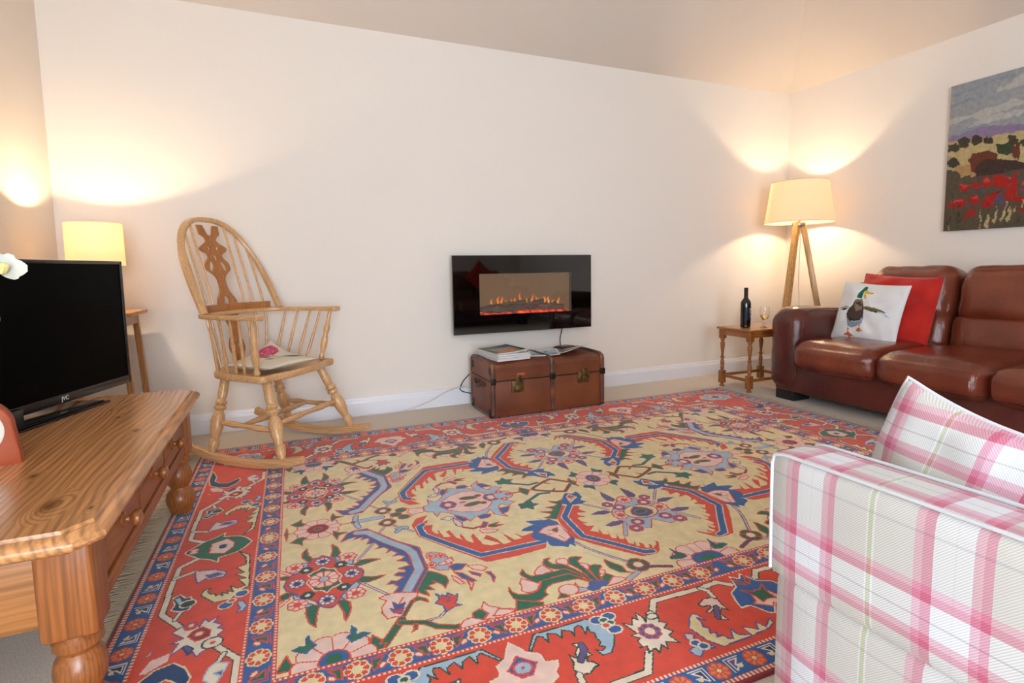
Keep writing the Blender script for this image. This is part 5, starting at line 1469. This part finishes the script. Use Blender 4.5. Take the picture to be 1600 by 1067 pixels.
# ------------------------------------------------------------------ leather sofa
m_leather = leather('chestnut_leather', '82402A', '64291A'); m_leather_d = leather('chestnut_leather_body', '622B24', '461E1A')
def build_sofa(name_label):
    """Local frame: +x is the back, y along the sofa; origin at the front left foot line, floor."""
    t = empty('leather_sofa', (3.14, 1.75, 0), 0, name_label, 'sofa')
    L0, L1 = -1.08, 1.08                                     # along y
    aw = .265
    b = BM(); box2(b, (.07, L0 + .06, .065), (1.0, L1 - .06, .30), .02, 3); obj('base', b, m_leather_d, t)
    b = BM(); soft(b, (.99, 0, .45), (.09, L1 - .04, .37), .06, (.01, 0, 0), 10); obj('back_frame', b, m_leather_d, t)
    for s in (-1, 1):
        yc = s * (L1 - aw / 2)
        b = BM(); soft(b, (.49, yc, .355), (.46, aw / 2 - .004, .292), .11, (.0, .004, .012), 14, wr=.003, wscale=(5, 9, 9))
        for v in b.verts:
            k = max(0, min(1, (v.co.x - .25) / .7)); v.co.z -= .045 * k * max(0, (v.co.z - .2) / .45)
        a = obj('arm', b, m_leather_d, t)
        b = BM(); pth = []
        for k in range(21):
            q = math.pi * k / 20; pth.append((.052, yc + (aw / 2 - .012) * -math.cos(q) * (1 if True else 1), .50 + .125 * math.sin(q) ** .8))
        yi = yc - s * (aw / 2 - .008)
        pth = smoothpath([(.088, yi, .09), (.080, yi, .30), (.090, yi, .50), (.14, yi + s * .012, .60), (.22, yi + s * .035, .638), (.45, yi + s * .04, .635), (.8, yi + s * .04, .605)], 6)
        sweep(b, pth, .0035, n=6); obj('arm_seam', b, m_leather_d, a)
    sw = (2 * L1 - 2 * aw) / 3
    for k in range(3):
        yc = L1 - aw - sw * (k + .5)
        b = BM(); soft(b, (.33, yc, .345), (.36, sw / 2 - .002, .088), .065, (.020, .004, .028), 16, wr=.006, wscale=(6, 14, 6), seed=k)
        for v in b.verts:                                     # puckers running over the front edge
            if v.co.x < .12: v.co.x += .006 * math.sin((v.co.y - yc) * 75 + 3 * math.sin(v.co.y * 20)) * max(0, min(1, (.12 - v.co.x) / .1))
        seat = obj('seat_cushion', b, m_leather, t)
        b = BM(); sweep(b, smoothpath([(-.012, yc - sw / 2 + .02, .285), (-.020, yc, .283), (-.012, yc + sw / 2 - .02, .285)], 6), .003, n=6); obj('seam', b, m_leather_d, seat)
        b = BM(); soft(b, (.785, yc, .49), (.13, sw / 2 - .003, .13), .07, (.02, 0, .0), 12, M=Matrix.Rotation(math.radians(12), 4, 'Y'), wr=.006, wscale=(7, 12, 9), seed=k + 5)
        bk = obj('back_cushion', b, m_leather, t)
        b = BM(); soft(b, (.845, yc, .730), (.14, sw / 2 - .003, .185), .10, (.03, 0, .006), 14, M=Matrix.Rotation(math.radians(10), 4, 'Y'), wr=.010, wscale=(7, 10, 12), seed=k + 9)
        obj('headrest', b, m_leather, bk)
    for sx in (.17, .85):
        for sy in (L0 + .13, L1 - .13):
            b = BM(); box(b, (sx, sy, .035), (.16, .15, .07), .006); obj('foot', b, plain('black_foot', '15181C', .5), t)
    return t
sofa = build_sofa('chestnut brown three-seat leather sofa along the right wall, below the painting')
def place(o, loc, rot): o.location = loc; o.rotation_euler = rot
def mat_from(x, y, n):    # columns: width, height, normal
    return Matrix((x, y, n)).transposed().to_euler()
def basis(w, h):
    w = Vector(w).normalized(); h = Vector(h); n = w.cross(h).normalized(); h = n.cross(w).normalized()
    return mat_from(w, h, n)
# red cushion
m_red = fabric('red_cotton', 'C2261C', .8, 400, .25, 'A81C16', .3)
t = empty('cushion', (3.715, 2.285, .63), 0, 'plain red cushion behind the duck cushion on the leather sofa', 'cushion')
t.rotation_euler = basis((.06, -1, -.05), (.25, -.02, .93))
b = BM(); pillow(b, .235, .245, .075, 30, (.01, .05), 4, .022); obj('cover', b, m_red, t)
b = BM(); sweep(b, [q + Vector((0, 0, 0)) for q in pillow_edge(.235, .245, (.01, .05))], .003, n=6, closed=True); obj('seam', b, m_red, t)
# duck cushion
def draw_duck(R): R.a[:] = RK('W'); draw_shapes(R, art_shapes(1))
m_cotton = fabric('white_cotton', 'DEDCDA', .85, 400, .2)
t = empty('cushion', (3.565, 2.350, .620), 0, 'white cushion printed with a mallard duck, leaning on the red cushion', 'cushion')
t.rotation_euler = basis((.02, -1, -.055), (.26, -.0, .96))
f, k = art_pillow('cushion', t, .215, .205, .055, .05, 8, 150, draw_duck, m_cotton, .010)
b = BM(); box(b, (.225, -.175, 0), (.035, .028, .002)); obj('care_tag', b, m_cotton, t, smooth=False)

# ------------------------------------------------------------------ painting
def build_painting():
    w, h = 1.05, .973
    t = empty('canvas_painting', (4.256, 2.313 - w / 2, 1.163), math.radians(-90), 'canvas painting of red poppies and hills under a grey sky, on the right wall', 'painting')
    N = 3.5; nx, ny = int(w * 1000 / N), int(h * 1000 / N)
    R = Raster(0, 0, w * 1000, h * 1000, N); R.a = np.zeros((ny, nx), np.uint8); R.nx, R.ny = nx, ny
    R.a[:] = RK('A'); rnd = random.Random(2)
    for k in range(46):
        y = rnd.uniform(540, 960); x = rnd.uniform(-100, 1000); L = rnd.uniform(120, 420); c = rnd.choice('BBAqB')
        R.stroke([(x, y), (x + L * .5, y + L * .10), (x + L, y + L * .13)], rnd.uniform(10, 34), c)
    draw_shapes(R, art_shapes(0))
    # carry the meadow on to the right
    R.poly([(400, 350), (700, 400), (1050, 380), (1050, 0), (400, 0)], 'M', 'M'); R.poly([(400, 500), (700, 540), (1060, 480), (1060, 380), (400, 400)], 'E', 'E')
    for k in range(22): R.ell(rnd.uniform(430, 1040), rnd.uniform(395, 520), rnd.uniform(20, 60), rnd.uniform(14, 32), 0, rnd.choice('KFRK'), 'K', 1)
    for k in range(90): R.ell(rnd.uniform(410, 1050), rnd.uniform(80, 350), rnd.uniform(14, 34), rnd.uniform(9, 20), rnd.uniform(-20, 20), rnd.choice('XXxX'), 'X', 1)
    for k in range(90):
        x, y = rnd.uniform(0, 1040), rnd.uniform(5, 130); R.stroke([(x, y), (x + rnd.uniform(-12, 16), y + rnd.uniform(25, 70))], rnd.uniform(4, 9), rnd.choice('MKEHFM'))
    for k in range(26): R.ell(rnd.uniform(30, 1040), rnd.uniform(100, 380), 13, 8, 0, rnd.choice('VVHU'), 'V', 1)
    brush(R, 1.7, 6, .8)
    g1 = np.linspace(-w / 2, w / 2, nx + 1); g2 = np.linspace(0, h, ny + 1); X, Z = np.meshgrid(g1, g2)
    # local -y faces the room
    me = grid_mesh('picture', X, np.full_like(X, -.0012), Z, R.a, COLS)
    M = attr_mat('oil_paint', .55, .22, 38, .5); link_mesh(me, M.m, t, 'picture')
    b = BM(); box2(b, (-w / 2, 0, 0), (w / 2, .03, h), .001); obj('canvas', b, plain('canvas_edge', '6E6450', .8), t, smooth=False)
build_painting()

# ------------------------------------------------------------------ plaid armchair
def plaid(name):
    M = Mat(name, 'E8E2DA', .85)
    uv = M.n('ShaderNodeUVMap', uv_map='UVMap'); sep = M.n('ShaderNodeSeparateXYZ'); M.l(uv.outputs[0], sep.inputs[0])
    P = .2125
    pink, pink2, wht, bei, grn, gry = 'D8809A', 'E2AABC', 'ECEDF1', 'DAD7D1', 'C4CA9E', 'C6C2C2'
    def bands(o, ln, soft_):
        a = M.n('ShaderNodeMath', operation='DIVIDE'); M.l(o, a.inputs[0]); a.inputs[1].default_value = P
        fr = M.n('ShaderNodeMath', operation='FRACT'); M.l(a.outputs[0], fr.inputs[0])
        st = [(0, pink), (.05, pink2), (.10, wht), (.19, gry if ln else 'E8E6E6'), (.20, wht), (.32, pink), (.38, pink2), (.43, bei), (.69 if not ln else .76, wht if not ln else bei), (.705 if not ln else .765, grn if not ln else gry), (.735 if not ln else .785, wht if not ln else bei), (.75 if not ln else .80, bei)]
        return M.ramp(fr.outputs[0], st, 'CONSTANT')
    u = bands(sep.outputs[0], False, 0); v = bands(sep.outputs[1], True, 0)
    c = M.mix(.5, M.mix(.5, u, v), M.mix(1.0, u, v, 'MULTIPLY'))
    # twill weave
    w = M.n('ShaderNodeTexWave', wave_type='BANDS', bands_direction='DIAGONAL'); M.l(uv.outputs[0], w.inputs[0]); w.inputs['Scale'].default_value = 150
    tw = M.ramp(w.outputs[0], [(.2, 'E6E6E6'), (.7, 'FFFFFF')])
    M.color(M.mix(1.0, c, tw, 'MULTIPLY')); M.bump(w.outputs[0], .12, .002); M.set('Sheen Weight', .2); M.set('Specular IOR Level', .2)
    return M.m
m_plaid = plaid('plaid_twill'); m_piping = fabric('white_piping', 'CBC9CC', .8, 300, .1)
def uvf(offy=0, offz=0):
    def f(n, c):
        if abs(n.z) > .7: return (c.y + offy, c.x + .615 + offz)
        if abs(n.y) > abs(n.x): return (c.x + offy, c.z + offz)
        return (c.y + offy, c.z + offz)
    return f
def build_armchair():
    # the back stands towards the camera; the seat faces the leather sofa
    X0, X1, Y0, Y1, ZB = .80, .91, -.14, .695, .615
    t = empty('armchair', (X0, Y0, 0), 0, 'pink and cream checked armchair seen from behind in the right foreground', 'armchair')
    D = Y1 - Y0
    zs = .385
    def W(o, oy=0, oz=0): uv_box(o, uvf(oy, oz)); return o
    offy = Y0 - .353 + .2125 * 5; offz = -.414 + .2125 * 5
    b = BM(); soft(b, (.055, D / 2, (ZB + zs) / 2), (.055, D / 2, (ZB - zs) / 2), .016, (.006, .003, .004), 18, wr=.003, wscale=(6, 6, 6))
    W(obj('back', b, m_plaid, t), offy, offz)
    b = BM(); soft(b, (.060, D / 2, zs / 2 + .02), (.050, D / 2 - .006, zs / 2 - .008), .02, (.004, .003, 0), 10); W(obj('back_lower_panel', b, m_plaid, t), offy - .012, offz + .02)
    # piping round the top panel of the back
    pth = []
    x = .0; e = .02
    for (yy, zz) in ((D - .006, zs + .01), (D - .004, ZB - .05), (D - .006, ZB - .015), (D - .018, ZB - .003), (D - .08, ZB), (D / 2, ZB + .002), (.08, ZB), (.02, ZB - .01), (.005, ZB - .06), (.006, zs + .01)): pth.append((.0015, yy, zz))
    b = BM(); sweep(b, smoothpath(pth, 6), .0030, n=8)
    p2 = [(.109, y, z + .001) for (x_, y, z) in pth]; sweep(b, smoothpath(p2, 6), .0030, n=8)
    obj('piping', b, m_piping, t)
    for yc in (.075, D - .075):
        b = BM(); soft(b, (.50, yc, .28), (.36, .075, .25), .035, (0, .004, .01), 12); W(obj('arm', b, m_plaid, t), offy, offz)
    b = BM(); soft(b, (.50, D / 2, .20), (.36, D / 2 - .15, .15), .02, (0, 0, 0), 8); W(obj('base', b, m_plaid, t), offy, offz)
    b = BM(); soft(b, (.52, D / 2, .41), (.34, D / 2 - .155, .07), .05, (.01, 0, .02), 12); W(obj('seat_cushion', b, m_plaid, t), offy + .03, offz)
    for sx in (.06, .80):
        for sy in (.07, D - .07):
            b = BM(); lathe(b, [(.018, 0), (.024, .035), (.024, .04)], 14, Matrix.Translation((sx, sy, 0))); obj('foot', b, m_oak, t)
    for v in []: pass
    return t
build_armchair()
def build_back_cushion():
    hw, hh, T, pin = .215, .225, .085, (-.14, .20)
    t = empty('back_cushion', (1.045, .432, .492), 0, 'loose checked cushion with white piping, standing in the armchair above its back', 'cushion')
    t.rotation_euler = basis((0, -1, -.10), (.10, -.10, 1))
    b = BM(); pillow(b, hw, hh, T, 34, pin, 12, .012); o = obj('cover', b, m_plaid, t)
    uv_box(o, lambda n, c: (c.x * 1.0 + .06, c.y * 1.0 + .115))
    b = BM(); sweep(b, pillow_edge(hw, hh, pin, 26), .0036, n=8, closed=True); obj('piping', b, m_piping, t)
build_back_cushion()

# ------------------------------------------------------------------ what the glass of the fire mirrors: a second sofa across the room
def copy_tree(o, parent=None):
    c = o.copy(); COL.objects.link(c)
    if parent: c.parent = parent; c.matrix_parent_inverse = Matrix.Identity(4)
    for ch in list(kids[o]): copy_tree(ch, c)
    return c
kids = {o: list(o.children) for o in bpy.data.objects}
s2 = copy_tree(sofa); s2['label'] = 'brown leather sofa behind the camera, seen only mirrored in the glass of the fire'
s2.location = (2.85, -1.35, 0); s2.rotation_euler = (0, 0, math.radians(-90))
m_red2 = m_red
for k, (x, rz, lb) in enumerate(((3.15, .75, 'red cushion standing on its corner, mirrored in the glass of the fire'), (2.15, .7, 'dark red cushion mirrored at the left of the fire glass'))):
    t = empty('cushion', (x, -1.78, .82), 0, lb, 'cushion')
    t.rotation_euler = basis((-math.cos(rz), -.12 , math.sin(rz)), (math.sin(rz), -.2, math.cos(rz)))
    b = BM(); pillow(b, .22, .22, .06, 20, .06, 20 + k, .01); obj('cover', b, m_red, t)
